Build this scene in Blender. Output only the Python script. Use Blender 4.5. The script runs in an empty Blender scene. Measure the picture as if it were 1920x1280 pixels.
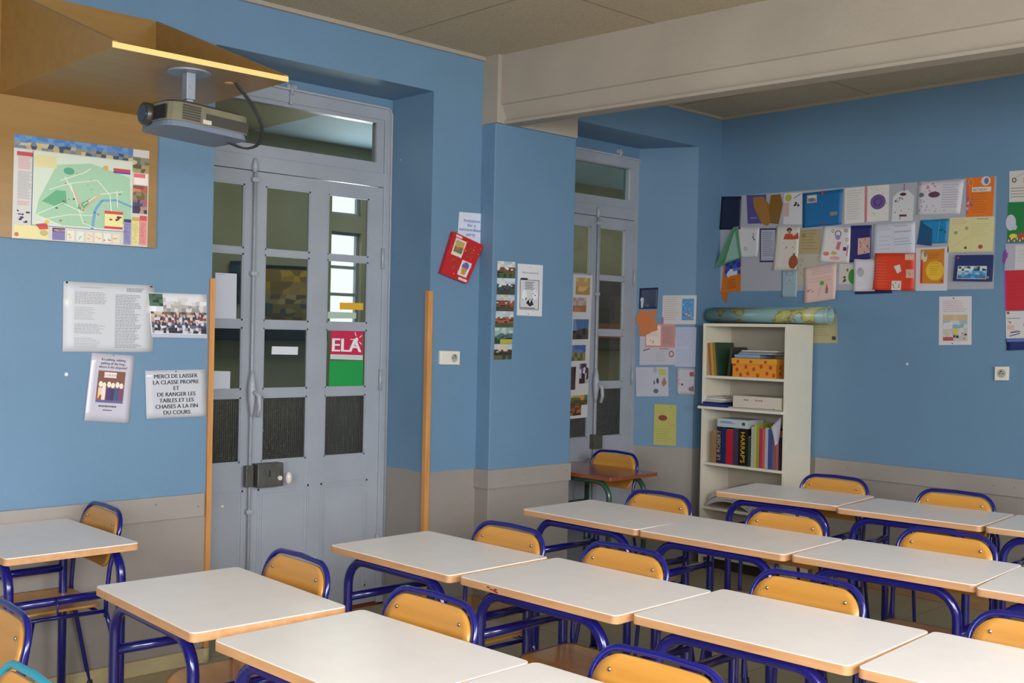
import bpy, bmesh, math, random
from mathutils import Vector, Matrix
R = random.Random(7)
SC = bpy.context.scene
COL = SC.collection
PI = math.pi
# ------------------------------------------------------------------ camera model
YAW, PITCH, ROLL, FPX, CZ = .8132, -.0066, .021, 2064.6, 1.5806
FW = Vector((-math.sin(YAW)*math.cos(PITCH), math.cos(YAW)*math.cos(PITCH), math.sin(PITCH)))
_rt = Vector((math.cos(YAW), math.sin(YAW), 0)); _up = _rt.cross(FW)
RT = math.cos(ROLL)*_rt + math.sin(ROLL)*_up
UP = -math.sin(ROLL)*_rt + math.cos(ROLL)*_up
CAM = Vector((0, 0, CZ))
def bp(u, v, p0, n):
    """point of the photograph taken onto a real plane of the room (point p0, normal n)"""
    d = FW + RT*((u-960)/FPX) - UP*((v-640)/FPX)
    n = Vector(n); t = (Vector(p0)-CAM).dot(n)/d.dot(n)
    return CAM + d*t
XA, YB, H = -4.7655, 6.5515, 3.1743
PA = ((XA, 0, 0), (1, 0, 0)); PB = ((0, YB, 0), (0, -1, 0))
PP = ((-4.65, 0, 0), (1, 0, 0)); XD = -5.16; PD = ((XD+.002, 0, 0), (1, 0, 0))
# ------------------------------------------------------------------ materials
def lin(c):
    if isinstance(c, str):
        c = c.lstrip('#'); c = c if len(c) == 6 else ''.join(q*2 for q in c); c = [int(c[i:i+2], 16) for i in (0, 2, 4)]
    return tuple(((x/255)/12.92 if x/255 <= .04045 else ((x/255+.055)/1.055)**2.4) for x in c)
MATS = {}
def mat(name, col, rough=.5, noise=0, nscale=20, bump=0, bscale=200, metal=0, spec=.5, coat=0):
    if name in MATS: return MATS[name]
    m = bpy.data.materials.new(name); m.use_nodes = True; nt = m.node_tree; b = nt.nodes['Principled BSDF']
    c = lin(col); b.inputs['Roughness'].default_value = rough; b.inputs['Metallic'].default_value = metal
    b.inputs['Specular IOR Level'].default_value = spec; b.inputs['Coat Weight'].default_value = coat
    b.inputs['Base Color'].default_value = (*c, 1)
    if noise:
        tc = nt.nodes.new('ShaderNodeTexCoord'); n = nt.nodes.new('ShaderNodeTexNoise'); n.inputs['Scale'].default_value = nscale
        n.inputs['Detail'].default_value = 6; nt.links.new(tc.outputs['Object'], n.inputs['Vector'])
        r = nt.nodes.new('ShaderNodeValToRGB'); r.color_ramp.elements[0].position = .3; r.color_ramp.elements[1].position = .7
        r.color_ramp.elements[0].color = (*[x*(1-noise) for x in c], 1); r.color_ramp.elements[1].color = (*[min(1, x*(1+noise)) for x in c], 1)
        nt.links.new(n.outputs['Fac'], r.inputs['Fac']); nt.links.new(r.outputs['Color'], b.inputs['Base Color'])
    if bump:
        tc = nt.nodes.new('ShaderNodeTexCoord'); n = nt.nodes.new('ShaderNodeTexNoise'); n.inputs['Scale'].default_value = bscale
        nt.links.new(tc.outputs['Object'], n.inputs['Vector']); bu = nt.nodes.new('ShaderNodeBump')
        bu.inputs['Strength'].default_value = bump; bu.inputs['Distance'].default_value = .003
        nt.links.new(n.outputs['Fac'], bu.inputs['Height']); nt.links.new(bu.outputs['Normal'], b.inputs['Normal'])
    MATS[name] = m; return m
def wood(name, c1, c2, scale=1., axis='X', rough=.4, coat=0):
    if name in MATS: return MATS[name]
    m = bpy.data.materials.new(name); m.use_nodes = True; nt = m.node_tree; b = nt.nodes['Principled BSDF']
    tc = nt.nodes.new('ShaderNodeTexCoord'); mp = nt.nodes.new('ShaderNodeMapping'); nt.links.new(tc.outputs['Object'], mp.inputs['Vector'])
    s = {'X': (1.5, 18, 18), 'Y': (18, 1.5, 18), 'Z': (18, 18, 1.5)}[axis]; mp.inputs['Scale'].default_value = [k*scale for k in s]
    n = nt.nodes.new('ShaderNodeTexNoise'); n.inputs['Scale'].default_value = 2.2; n.inputs['Detail'].default_value = 8; n.inputs['Distortion'].default_value = .6
    nt.links.new(mp.outputs['Vector'], n.inputs['Vector'])
    r = nt.nodes.new('ShaderNodeValToRGB'); r.color_ramp.elements[0].position = .25; r.color_ramp.elements[1].position = .75
    r.color_ramp.elements[0].color = (*lin(c1), 1); r.color_ramp.elements[1].color = (*lin(c2), 1)
    nt.links.new(n.outputs['Fac'], r.inputs['Fac']); nt.links.new(r.outputs['Color'], b.inputs['Base Color'])
    b.inputs['Roughness'].default_value = rough; b.inputs['Coat Weight'].default_value = coat; b.inputs['Coat Roughness'].default_value = .15
    MATS[name] = m; return m
def wall_paint(name, zline=.80, hi='#6485a3', lo='#908883'):
    """two paints meeting at a height, with roller grain and small chips"""
    m = bpy.data.materials.new(name); m.use_nodes = True; nt = m.node_tree; b = nt.nodes['Principled BSDF']; L = nt.links
    g = nt.nodes.new('ShaderNodeNewGeometry'); sx = nt.nodes.new('ShaderNodeSeparateXYZ'); L.new(g.outputs['Position'], sx.inputs[0])
    n = nt.nodes.new('ShaderNodeTexNoise'); n.inputs['Scale'].default_value = 9; n.inputs['Detail'].default_value = 3; L.new(g.outputs['Position'], n.inputs['Vector'])
    wob = nt.nodes.new('ShaderNodeMath'); wob.operation = 'MULTIPLY_ADD'; wob.inputs[1].default_value = .012; L.new(n.outputs['Fac'], wob.inputs[0]); L.new(sx.outputs['Z'], wob.inputs[2])
    gt = nt.nodes.new('ShaderNodeMath'); gt.operation = 'GREATER_THAN'; gt.inputs[1].default_value = zline+.006; L.new(wob.outputs[0], gt.inputs[0])
    mx = nt.nodes.new('ShaderNodeMix'); mx.data_type = 'RGBA'; L.new(gt.outputs[0], mx.inputs['Factor']); mx.inputs['A'].default_value = (*lin(lo), 1); mx.inputs['B'].default_value = (*lin(hi), 1)
    n2 = nt.nodes.new('ShaderNodeTexNoise'); n2.inputs['Scale'].default_value = 2.5; n2.inputs['Detail'].default_value = 5; L.new(g.outputs['Position'], n2.inputs['Vector'])
    hs = nt.nodes.new('ShaderNodeHueSaturation'); ma = nt.nodes.new('ShaderNodeMath'); ma.operation = 'MULTIPLY_ADD'; ma.inputs[1].default_value = .16; ma.inputs[2].default_value = .92
    L.new(n2.outputs['Fac'], ma.inputs[0]); L.new(ma.outputs[0], hs.inputs['Value']); L.new(mx.outputs['Result'], hs.inputs['Color'])
    v = nt.nodes.new('ShaderNodeTexVoronoi'); v.inputs['Scale'].default_value = 2.3; L.new(g.outputs['Position'], v.inputs['Vector'])
    lt = nt.nodes.new('ShaderNodeMath'); lt.operation = 'LESS_THAN'; lt.inputs[1].default_value = .018; L.new(v.outputs['Distance'], lt.inputs[0])
    m2 = nt.nodes.new('ShaderNodeMix'); m2.data_type = 'RGBA'; L.new(lt.outputs[0], m2.inputs['Factor']); L.new(hs.outputs['Color'], m2.inputs['A']); m2.inputs['B'].default_value = (*lin('#d8dce0'), 1)
    L.new(m2.outputs['Result'], b.inputs['Base Color'])
    n3 = nt.nodes.new('ShaderNodeTexNoise'); n3.inputs['Scale'].default_value = 160; L.new(g.outputs['Position'], n3.inputs['Vector'])
    bu = nt.nodes.new('ShaderNodeBump'); bu.inputs['Strength'].default_value = .35; bu.inputs['Distance'].default_value = .002
    L.new(n3.outputs['Fac'], bu.inputs['Height']); L.new(bu.outputs['Normal'], b.inputs['Normal']); b.inputs['Roughness'].default_value = .55
    return m
def tile_mat(name, base, joint, sx, sy, jw, noise=.1, rough=.6, rot=0, spots=0):
    m = bpy.data.materials.new(name); m.use_nodes = True; nt = m.node_tree; b = nt.nodes['Principled BSDF']; L = nt.links
    g = nt.nodes.new('ShaderNodeNewGeometry'); mp = nt.nodes.new('ShaderNodeMapping'); mp.inputs['Rotation'].default_value = (0, 0, rot); L.new(g.outputs['Position'], mp.inputs['Vector'])
    br = nt.nodes.new('ShaderNodeTexBrick'); br.offset = 0; br.inputs['Scale'].default_value = 1; br.inputs['Mortar Size'].default_value = jw
    br.inputs['Brick Width'].default_value = sx; br.inputs['Row Height'].default_value = sy; L.new(mp.outputs['Vector'], br.inputs['Vector'])
    c = lin(base); br.inputs['Color1'].default_value = (*c, 1); br.inputs['Color2'].default_value = (*[x*.95 for x in c], 1); br.inputs['Mortar'].default_value = (*lin(joint), 1)
    n = nt.nodes.new('ShaderNodeTexNoise'); n.inputs['Scale'].default_value = 5; n.inputs['Detail'].default_value = 8; n.inputs['Roughness'].default_value = .7; L.new(g.outputs['Position'], n.inputs['Vector'])
    ma = nt.nodes.new('ShaderNodeMath'); ma.operation = 'MULTIPLY_ADD'; ma.inputs[1].default_value = noise*2; ma.inputs[2].default_value = 1-noise; L.new(n.outputs['Fac'], ma.inputs[0])
    hs = nt.nodes.new('ShaderNodeHueSaturation'); L.new(ma.outputs[0], hs.inputs['Value']); L.new(br.outputs['Color'], hs.inputs['Color']); last = hs.outputs['Color']
    if spots:
        n2 = nt.nodes.new('ShaderNodeTexNoise'); n2.inputs['Scale'].default_value = 70; L.new(g.outputs['Position'], n2.inputs['Vector'])
        m3 = nt.nodes.new('ShaderNodeMath'); m3.operation = 'MULTIPLY_ADD'; m3.inputs[1].default_value = spots*2; m3.inputs[2].default_value = 1-spots; L.new(n2.outputs['Fac'], m3.inputs[0])
        h2 = nt.nodes.new('ShaderNodeHueSaturation'); L.new(m3.outputs[0], h2.inputs['Value']); L.new(last, h2.inputs['Color']); last = h2.outputs['Color']
    L.new(last, b.inputs['Base Color']); b.inputs['Roughness'].default_value = rough
    return m
def print_mat():
    m = bpy.data.materials.new('printed_colours'); m.use_nodes = True; nt = m.node_tree; b = nt.nodes['Principled BSDF']
    a = nt.nodes.new('ShaderNodeVertexColor'); a.layer_name = 'Col'; nt.links.new(a.outputs['Color'], b.inputs['Base Color'])
    b.inputs['Roughness'].default_value = .45; return m
PRINT = print_mat()
def glass_mat(name, tint, gloss=.09, rough=0.0):
    m = bpy.data.materials.new(name); m.use_nodes = True; nt = m.node_tree; nt.nodes.clear(); L = nt.links
    o = nt.nodes.new('ShaderNodeOutputMaterial'); t = nt.nodes.new('ShaderNodeBsdfTransparent'); t.inputs[0].default_value = (*lin(tint), 1)
    g = nt.nodes.new('ShaderNodeBsdfGlossy'); g.inputs['Roughness'].default_value = rough+.02; lw = nt.nodes.new('ShaderNodeLayerWeight'); lw.inputs['Blend'].default_value = .5
    pw = nt.nodes.new('ShaderNodeMath'); pw.operation = 'POWER'; pw.inputs[1].default_value = 5; L.new(lw.outputs['Facing'], pw.inputs[0])
    f = nt.nodes.new('ShaderNodeMath'); f.operation = 'MULTIPLY_ADD'; f.inputs[1].default_value = .6; f.inputs[2].default_value = .035; L.new(pw.outputs[0], f.inputs[0])
    mx = nt.nodes.new('ShaderNodeMixShader'); L.new(f.outputs[0], mx.inputs[0]); L.new(t.outputs[0], mx.inputs[1]); L.new(g.outputs[0], mx.inputs[2]); L.new(mx.outputs[0], o.inputs[0])
    return m
def cathedral_mat():
    m = bpy.data.materials.new('ribbed_glass'); m.use_nodes = True; nt = m.node_tree; b = nt.nodes['Principled BSDF']; L = nt.links
    b.inputs['Transmission Weight'].default_value = 1; b.inputs['Roughness'].default_value = .12; b.inputs['Base Color'].default_value = (*lin('#9a9c98'), 1)
    g = nt.nodes.new('ShaderNodeNewGeometry'); s = nt.nodes.new('ShaderNodeSeparateXYZ'); L.new(g.outputs['Position'], s.inputs[0]); outs = []
    for ax in ('Y', 'Z'):
        k = nt.nodes.new('ShaderNodeMath'); k.operation = 'MULTIPLY'; k.inputs[1].default_value = 2*PI/.0125; L.new(s.outputs[ax], k.inputs[0])
        c = nt.nodes.new('ShaderNodeMath'); c.operation = 'COSINE'; L.new(k.outputs[0], c.inputs[0]); outs.append(c)
    a = nt.nodes.new('ShaderNodeMath'); a.operation = 'ADD'; L.new(outs[0].outputs[0], a.inputs[0]); L.new(outs[1].outputs[0], a.inputs[1])
    bu = nt.nodes.new('ShaderNodeBump'); bu.inputs['Strength'].default_value = 1; bu.inputs['Distance'].default_value = .0012
    L.new(a.outputs[0], bu.inputs['Height']); L.new(bu.outputs['Normal'], b.inputs['Normal']); return m
# ------------------------------------------------------------------ mesh helpers
class MB:
    def __init__(s): s.bm = bmesh.new()
    def box(s, a, b, M=None, bev=0):
        a, b = Vector(a), Vector(b); lo = Vector(map(min, a, b)); hi = Vector(map(max, a, b))
        t = bmesh.new(); bmesh.ops.create_cube(t, size=1)
        for v in t.verts: v.co = Vector([(lo[i]+hi[i])/2+v.co[i]*(hi[i]-lo[i]) for i in range(3)])
        if bev: bmesh.ops.bevel(t, geom=t.edges[:], offset=bev, segments=2, affect='EDGES', profile=.6)
        s.add(t, M); return s
    def add(s, t, M=None):
        if M is not None: bmesh.ops.transform(t, matrix=M, verts=t.verts)
        me = bpy.data.meshes.new('t'); t.to_mesh(me); s.bm.from_mesh(me); bpy.data.meshes.remove(me); t.free()
    def prism(s, pts, fn0, fn1, M=None):
        """closed outline: pts mapped by fn0 (one cap) and fn1 (other cap)"""
        t = bmesh.new(); A = [t.verts.new(fn0(p)) for p in pts]; B = [t.verts.new(fn1(p)) for p in pts]; n = len(pts)
        t.faces.new(A); t.faces.new(B[::-1])
        for i in range(n): t.faces.new((A[i], B[i], B[(i+1) % n], A[(i+1) % n]))
        bmesh.ops.recalc_face_normals(t, faces=t.faces); s.add(t, M); return s
    def tube(s, pts, r, seg=10, M=None, closed=False, smooth=True, flat=1.):
        pts = [Vector(p) for p in pts]; t = bmesh.new(); rings = []; n = len(pts); nrm = None
        for i, p in enumerate(pts):
            if closed: d = (pts[(i+1) % n]-pts[i-1]).normalized()
            else: d = (pts[min(i+1, n-1)]-pts[max(i-1, 0)]).normalized()
            if nrm is None:
                nrm = d.orthogonal().normalized()
            else:
                nrm = (nrm - d*nrm.dot(d)).normalized()
            bn = d.cross(nrm); rr = r[i] if isinstance(r, (list, tuple)) else r
            rings.append([t.verts.new(p+nrm*math.cos(2*PI*k/seg)*rr+bn*math.sin(2*PI*k/seg)*rr*flat) for k in range(seg)])
        for i in range(n if closed else n-1):
            a, b = rings[i], rings[(i+1) % n]
            for k in range(seg): t.faces.new((a[k], a[(k+1) % seg], b[(k+1) % seg], b[k]))
        if not closed: t.faces.new(rings[0][::-1]); t.faces.new(rings[-1])
        for f in t.faces: f.smooth = smooth and len(f.verts) == 4
        s.add(t, M); return s
    def cyl(s, a, b, r, seg=16, r2=None, M=None): return s.tube([a, b], [r, r2 if r2 is not None else r], seg, M)
    def sphere(s, c, r, M=None, sc=(1, 1, 1)):
        t = bmesh.new(); bmesh.ops.create_uvsphere(t, u_segments=12, v_segments=8, radius=r)
        for v in t.verts: v.co = Vector((v.co[0]*sc[0]+c[0], v.co[1]*sc[1]+c[1], v.co[2]*sc[2]+c[2]))
        for f in t.faces: f.smooth = True
        s.add(t, M); return s
    def build(s, name, m, parent=None, **k):
        me = bpy.data.meshes.new(name); s.bm.to_mesh(me); s.bm.free(); o = bpy.data.objects.new(name, me); COL.objects.link(o)
        if m: me.materials.append(m)
        if parent: o.parent = parent
        for a, b in k.items(): o[a] = b
        return o
def thing(name, label, cat, loc=(0, 0, 0), rz=0, group=None):
    o = bpy.data.objects.new(name, None); COL.objects.link(o); o.location = loc; o.rotation_euler = (0, 0, rz); o.empty_display_size = .1
    o['label'] = label; o['category'] = cat
    if group: o['group'] = group
    return o
def tag(o, label, cat, group=None):
    o['label'] = label; o['category'] = cat
    if group: o['group'] = group
    return o
def struct(o): o['kind'] = 'structure'; return o
def kids(o): return [c for c in bpy.data.objects if c.parent == o]
def dup(o, loc, rz, label, group=None):
    r = o.copy(); COL.objects.link(r); r.location = loc; r.rotation_euler = (0, 0, rz); r['label'] = label
    if group: r['group'] = group
    for ch in kids(o):
        c = ch.copy(); COL.objects.link(c); c.parent = r
        for g in kids(ch):
            d = g.copy(); COL.objects.link(d); d.parent = c
    return r
def arc(c, r, a0, a1, n, f): return [f(c[0]+r*math.cos(a0+(a1-a0)*i/n), c[1]+r*math.sin(a0+(a1-a0)*i/n)) for i in range(n+1)]
def rrect(x0, y0, x1, y1, r, n=6):
    rs = r if isinstance(r, (list, tuple)) else [r]*4; P = []
    for (cx, cy, a, q) in ((x1-rs[0], y0+rs[0], -PI/2, rs[0]), (x1-rs[1], y1-rs[1], 0, rs[1]), (x0+rs[2], y1-rs[2], PI/2, rs[2]), (x0+rs[3], y0+rs[3], PI, rs[3])):
        P += [(cx+q*math.cos(a+PI/2*i/n), cy+q*math.sin(a+PI/2*i/n)) for i in range(n+1)]
    return P
# glyphs of the built-in font as flat polygons
_gl = {}
def glyph_mesh(txt):
    if txt in _gl: return _gl[txt]
    c = bpy.data.curves.new('g', 'FONT'); c.body = txt; c.size = 1; c.resolution_u = 3; o = bpy.data.objects.new('g', c); COL.objects.link(o)
    bpy.context.view_layer.update(); me = bpy.data.meshes.new_from_object(o.evaluated_get(bpy.context.evaluated_depsgraph_get()))
    vs = [(v.co.x, v.co.y) for v in me.vertices]; fs = [tuple(p.vertices) for p in me.polygons]
    x0 = min(v[0] for v in vs); x1 = max(v[0] for v in vs)
    bpy.data.objects.remove(o); bpy.data.curves.remove(c); bpy.data.meshes.remove(me)
    _gl[txt] = ([(v[0]-x0, v[1]) for v in vs], fs, x1-x0); return _gl[txt]
# ------------------------------------------------------------------ sheets of paper, cards, pictures
_stack = {}
class Sheet:
    """a thin sheet given by its four corners on a wall, slightly away from it, with printing on its face"""
    def __init__(s, name, label, cat, px, plane, col, group=None, off=None, curl=0, key=None, rough=.5, th=.0006, world=None, tl=None, curlpat=None):
        n = Vector(plane[1]).normalized()
        if off is None:
            k = key or str(plane[0]); _stack[k] = _stack.get(k, 0)+1; off = .0022+.0012*(_stack[k] % 3)
        s.n = n; s.c = world if world else [bp(u, v, Vector(plane[0])+n*off, n) for u, v in px]
        s.curl = curl; s.pat = curlpat or [0, 0, 1, 1]; s.d = []; s.L = 0; s.off = off
        if s.pat == [0, 0, 1, 1] and curl: s.pat = [.15, .0, R.uniform(.4, 1), R.uniform(.4, 1)]
        g = 8 if curl else 1; t = bmesh.new(); F = {}; B = {}
        for i in range(g+1):
            for j in range(g+1):
                F[i, j] = t.verts.new(s.P(i/g, j/g)); B[i, j] = t.verts.new(s.P(i/g, j/g, -th))
        for i in range(g):
            for j in range(g):
                t.faces.new((F[i, j], F[i, j+1], F[i+1, j+1], F[i+1, j])); t.faces.new((B[i, j], B[i+1, j], B[i+1, j+1], B[i, j+1]))
        for i in range(g):
            for a, b in (((i, 0), (i+1, 0)), ((i+1, g), (i, g)), ((0, i+1), (0, i)), ((g, i), (g, i+1))): t.faces.new((F[a], F[b], B[b], B[a]))
        for f in t.faces: f.smooth = bool(curl)
        me = bpy.data.meshes.new(name); t.to_mesh(me); t.free(); o = bpy.data.objects.new(name, me); COL.objects.link(o)
        me.materials.append(mat('paper_%s' % str(col).strip('#'), col, rough)); s.o = o; tag(o, label, cat, group)
    def P(s, u, v, h=0):
        a = s.c[0].lerp(s.c[1], u); b = s.c[3].lerp(s.c[2], u); p = a.lerp(b, v)
        if s.curl:
            w = s.pat; k = (w[0]*(1-u)*(1-v)+w[1]*u*(1-v)+w[2]*u*v+w[3]*(1-u)*v)
            e = abs(2*u-1)**2*.6+abs(2*v-1)**2*.4
            h += s.curl*k*e
        return p+s.n*h
    def poly(s, pts, col, sub=False):
        s.L += 1; s.d.append(([pts], col, .0003+.00003*s.L)); return s
    def rect(s, a, b, c, d, col):
        s.L += 1; n = 6 if s.curl else 1; m = 6 if s.curl else 1
        if (c-a) < .2: n = 1
        if (d-b) < .2: m = 1
        q = [[(a+(c-a)*i/n, b+(d-b)*j/m), (a+(c-a)*(i+1)/n, b+(d-b)*j/m), (a+(c-a)*(i+1)/n, b+(d-b)*(j+1)/m), (a+(c-a)*i/n, b+(d-b)*(j+1)/m)] for i in range(n) for j in range(m)]
        s.d.append((q, col, .0003+.00003*s.L)); return s
    def ell(s, cu, cv, ru, rv, col, n=18, ring=0):
        s.L += 1; f = lambda k, q: (cu+ru*q*math.cos(2*PI*k/n), cv+rv*q*math.sin(2*PI*k/n))
        if ring: q = [[f(k, 1), f(k+1, 1), f(k+1, ring), f(k, ring)] for k in range(n)]
        else: q = [[(cu, cv), f(k, 1), f(k+1, 1)] for k in range(n)]
        s.d.append((q, col, .0003+.00003*s.L)); return s
    def stroke(s, pts, w, col, asp=1.):
        s.L += 1; q = []
        for (a, b), (c, d) in zip(pts, pts[1:]):
            l = math.hypot(c-a, d-b) or 1; nx, ny = -(d-b)/l*w/2, (c-a)/l*w/2*asp
            q.append([(a+nx, b+ny), (c+nx, d+ny), (c-nx, d-ny), (a-nx, b-ny)])
        s.d.append((q, col, .0003+.00003*s.L)); return s
    def lines(s, a, b, c, d, n, col, fill=.45, words=True, jag=.3):
        s.L += 1; q = []; h = (d-b)/n
        for i in range(n):
            x = a; end = c-(c-a)*R.random()*jag; y = b+h*i
            while x < end:
                w = (c-a)*(R.uniform(.05, .14) if words else 1.2); x1 = min(x+w, end)
                if x1-x > .004: q.append([(x, y), (x1, y), (x1, y+h*fill), (x, y+h*fill)])
                x = x1+(c-a)*.018
        s.d.append((q, col, .0003+.00003*s.L)); return s
    def scribble(s, a, b, c, d, n, cols, size=.05):
        for i in range(n):
            u, v = R.uniform(a, c), R.uniform(b, d); k = R.choice(cols)
            if R.random() < .5: s.ell(u, v, size*R.uniform(.3, 1), size*R.uniform(.3, .8), k, 8)
            else:
                t = R.uniform(-.5, .5); s.poly([(u-size*.6, v+t*size), (u, v-size*.5), (u+size*.6, v-t*size), (u, v+size*.4)], k)
        return s
    def mosaic(s, a, b, c, d, rows, nx=8, sub=2):
        """picture: rows of palettes from the top down, each a list of colours"""
        s.L += 1; nr = len(rows)*sub; byc = {}
        xs = [a+(c-a)*i/nx for i in range(nx+1)]; ys = [b+(d-b)*j/nr for j in range(nr+1)]
        J = {(i, j): (xs[i]+(0 if i in (0, nx) else R.uniform(-.3, .3)*(c-a)/nx), ys[j]+(0 if j in (0, nr) else R.uniform(-.3, .3)*(d-b)/nr)) for i in range(nx+1) for j in range(nr+1)}
        for i in range(nx):
            for j in range(nr):
                byc.setdefault(R.choice(rows[j//sub]), []).append([J[i, j], J[i+1, j], J[i+1, j+1], J[i, j+1]])
        for k, q in byc.items(): s.d.append((q, k, .0003+.00003*s.L))
        return s
    def text(s, txt, u, v, size, col, asp=1., align='l', bold=0):
        """size in v units; asp = sheet height / width in metres"""
        s.L += 1; vs, fs, w = glyph_mesh(txt); k = size*asp; x0 = u-(w*k/2 if align == 'c' else 0)
        for dx in ([0, bold] if bold else [0]):
            s.d.append(([[(x0+vs[i][0]*k+dx, v-vs[i][1]*size) for i in f] for f in fs], col, .0003+.00003*s.L+dx*.001))
        return s
    def vtext(s, txt, u, v, size, col, asp=1.):
        s.L += 1; vs, fs, w = glyph_mesh(txt)
        s.d.append(([[(u+vs[i][1]*size*asp, v+vs[i][0]*size) for i in f] for f in fs], col, .0003+.00003*s.L)); return s
    def done(s, part='print'):
        if not s.d: return s.o
        t = bmesh.new(); cl = t.loops.layers.float_color.new('Col')
        for q, col, h in s.d:
            c = (*lin(col), 1)
            for p in q:
                vs = [t.verts.new(s.P(a, b, h)) for a, b in p]
                f = t.faces.new(vs)
                f.normal_update()
                if f.normal.dot(s.n) < 0: f.normal_flip()
                for l in f.loops: l[cl] = c
        me = bpy.data.meshes.new(part); t.to_mesh(me); t.free(); o = bpy.data.objects.new(part, me); COL.objects.link(o)
        me.materials.append(PRINT); o.parent = s.o; return s.o
#==SETTING==
BLUE = wall_paint('blue_and_grey_wall_paint'); GREYP = mat('grey_panel_paint', '#948c88', .5, .05, 6, .2, 120)
GREYB = mat('grey_board_paint', '#978f8a', .45, .04, 6, .15, 90)
CREAM = mat('cream_ceiling_paint', '#a0968a', .8, .06, 3, .3, 60)
DOORP = mat('grey_door_paint', '#9a9faa', .42, .05, 5, .2, 40)
IRON = mat('painted_ironwork', '#9ea2ab', .4, .1, 30)
DIRON = mat('dark_lock_metal', '#5d5c58', .45, .2, 25, metal=.5)
BEECH = wood('beech_strip', '#b4793f', '#cf9559', 1, 'Z', .45)
FLOORM = tile_mat('beige_lino_tiles', '#aa9f80', '#857a60', .6, .6, .004, .18, .45, spots=.12)
CEILM = tile_mat('fibre_ceiling_tiles', '#b3a48c', '#8c7e66', 1.2, 1.2, .006, .08, .9, spots=.25)
XR, YF, XC = 1.7, -2.7, -7.05
f = MB().box((XC-.1, YF-.2, -.1), (XR+.2, 9.0, 0)).build('floor', FLOORM); struct(f)
c = MB().box((-5.0, YF-.2, H), (XR+.2, YB+.2, H+.12)).build('ceiling', CEILM); struct(c)
w = MB()
w.box((-5.24, YF, 0), (XA, 2.545, H)); w.box((-5.24, 2.545, 2.92), (XA, 3.872, H)); w.box((-5.24, 3.872, 0), (XA, 4.95, H))
w.box((-5.24, 4.95, 2.93), (XA, 6.5515, H))
w.prism([(-5.24, 6.03), (XA, 6.283), (XA, 6.56), (-5.24, 6.56)], lambda p: (p[0], p[1], 0), lambda p: (p[0], p[1], 2.93))
w.box((-5.24, 2.545, 2.865), (-5.14, 3.872, 2.93)); w.box((-5.24, 4.95, 2.845), (-5.14, 6.1, 2.94))
w.box((XA-.02, 4.235, 0), (-4.65, 4.905, 2.786), bev=.006)
struct(w.build('wall_left', BLUE))
struct(MB().box((-5.24, YB, 0), (XR+.2, YB+.18, H)).build('wall_back', BLUE))
fx0, fx1 = -.6, 1.2; w = MB(); w.box((XA, YF-.18, 0), (fx0, YF, H)); w.box((fx1, YF-.18, 0), (XR+.2, YF, H)); w.box((fx0, YF-.18, 0), (fx1, YF, 1.0)); w.box((fx0, YF-.18, 2.9), (fx1, YF, H)); struct(w.build('wall_front', BLUE))
m = MB()
for x in (fx0, (fx0+fx1)/2-.03, fx1-.06): m.box((x, YF-.12, 1.0), (x+.06, YF-.06, 2.9))
for z in (1.0, 2.3, 2.84): m.box((fx0, YF-.12, z), (fx1, YF-.06, z+.06))
o = struct(m.build('window_5', mat('grey_window_paint', '#9a9faa'))); MB().box((fx0, YF-.092, 1.0), (fx1, YF-.088, 2.9)).build('glass_pane', glass_mat('clear_window_glass3', '#f4f8f8'), o)  # unseen window added behind the camera to let light onto the back wall
w = MB(); WY = [(-1.9, -.3), (.5, 2.1), (2.9, 4.5)]; W0, W1 = 1.0, 3.0
w.box((XR, YF, 0), (XR+.25, YB, W0)); w.box((XR, YF, W1), (XR+.25, YB, H)); ys = [YF]+[k for p in WY for k in p]+[YB]
for a, b in zip(ys[::2], ys[1::2]): w.box((XR, a, W0), (XR+.25, b, W1))
struct(w.build('wall_right', BLUE))
for i, (a, b) in enumerate(WY):
    m = MB(); x0, x1 = XR+.10, XR+.16
    for q in (a, b-.06): m.box((x0, q, W0), (x1, q+.06, W1))
    for q in (W0, W1-.06): m.box((x0, a, q), (x1, b, q+.06))
    m.box((x0, (a+b)/2-.04, W0), (x1, (a+b)/2+.04, W1))
    for q in (1.55, 2.15): m.box((x0+.01, a, q-.015), (x1-.01, b, q+.015))
    o = struct(m.build('window_%d' % (i+1), DOORP))
    MB().box((XR+.128, a+.05, W0+.05), (XR+.132, b-.05, W1-.05)).build('glass_pane', glass_mat('clear_window_glass', '#f4f8f8'), o)
# cove strips at the ceiling line, rails and skirtings
def strip(name, a, b, m=CREAM): return struct(MB().box(a, b, bev=.002).build(name, m))
strip('trim_1', (XA, YF, H-.022), (XA+.02, 4.25, H), CREAM); strip('trim_2', (XA+.02, YB-.02, H-.02), (XR, YB, H), CREAM); strip('trim_3', (XA, 4.6, H-.02), (XA+.02, YB, H), CREAM)
o = strip('trim_4', (XA, YF, .694), (XA+.014, 2.522, .802), GREYB); strip('trim_5', (-3.94, YB-.016, .695), (XR, YB, .802), GREYB)
m = MB(); m.box((-4.65, 4.222, .694), (-4.637, 4.907, .802), bev=.002); m.box((XA, 4.2225, .6945), (-4.6495, 4.2349, .8015)); struct(m.build('trim_6', GREYB))
PLINTH = mat('pale_plinth_board', '#b3a47e', .5, .12, 8)
m = MB().box((XA, YF, 0), (XA+.024, 2.545, .07), bev=.006); m.cyl((XA+.01, 2.54, 0), (XA+.01, 2.54, .07), .02); struct(m.build('baseboard_left', PLINTH))
struct(MB().box((-3.94, YB-.022, 0), (XR, YB, .085), bev=.005).build('baseboard_back', wood('brown_plinth_board', '#9a7650', '#b08a62', 1, 'X', .5)))
m = MB().box((-4.65, 4.225, 0), (-4.625, 4.91, .07), bev=.004); m.box((XA, 4.211, 0), (-4.6505, 4.2345, .0695)); m.box((XA, 3.89, 0), (XA+.022, 4.21, .07), bev=.004)
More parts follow.
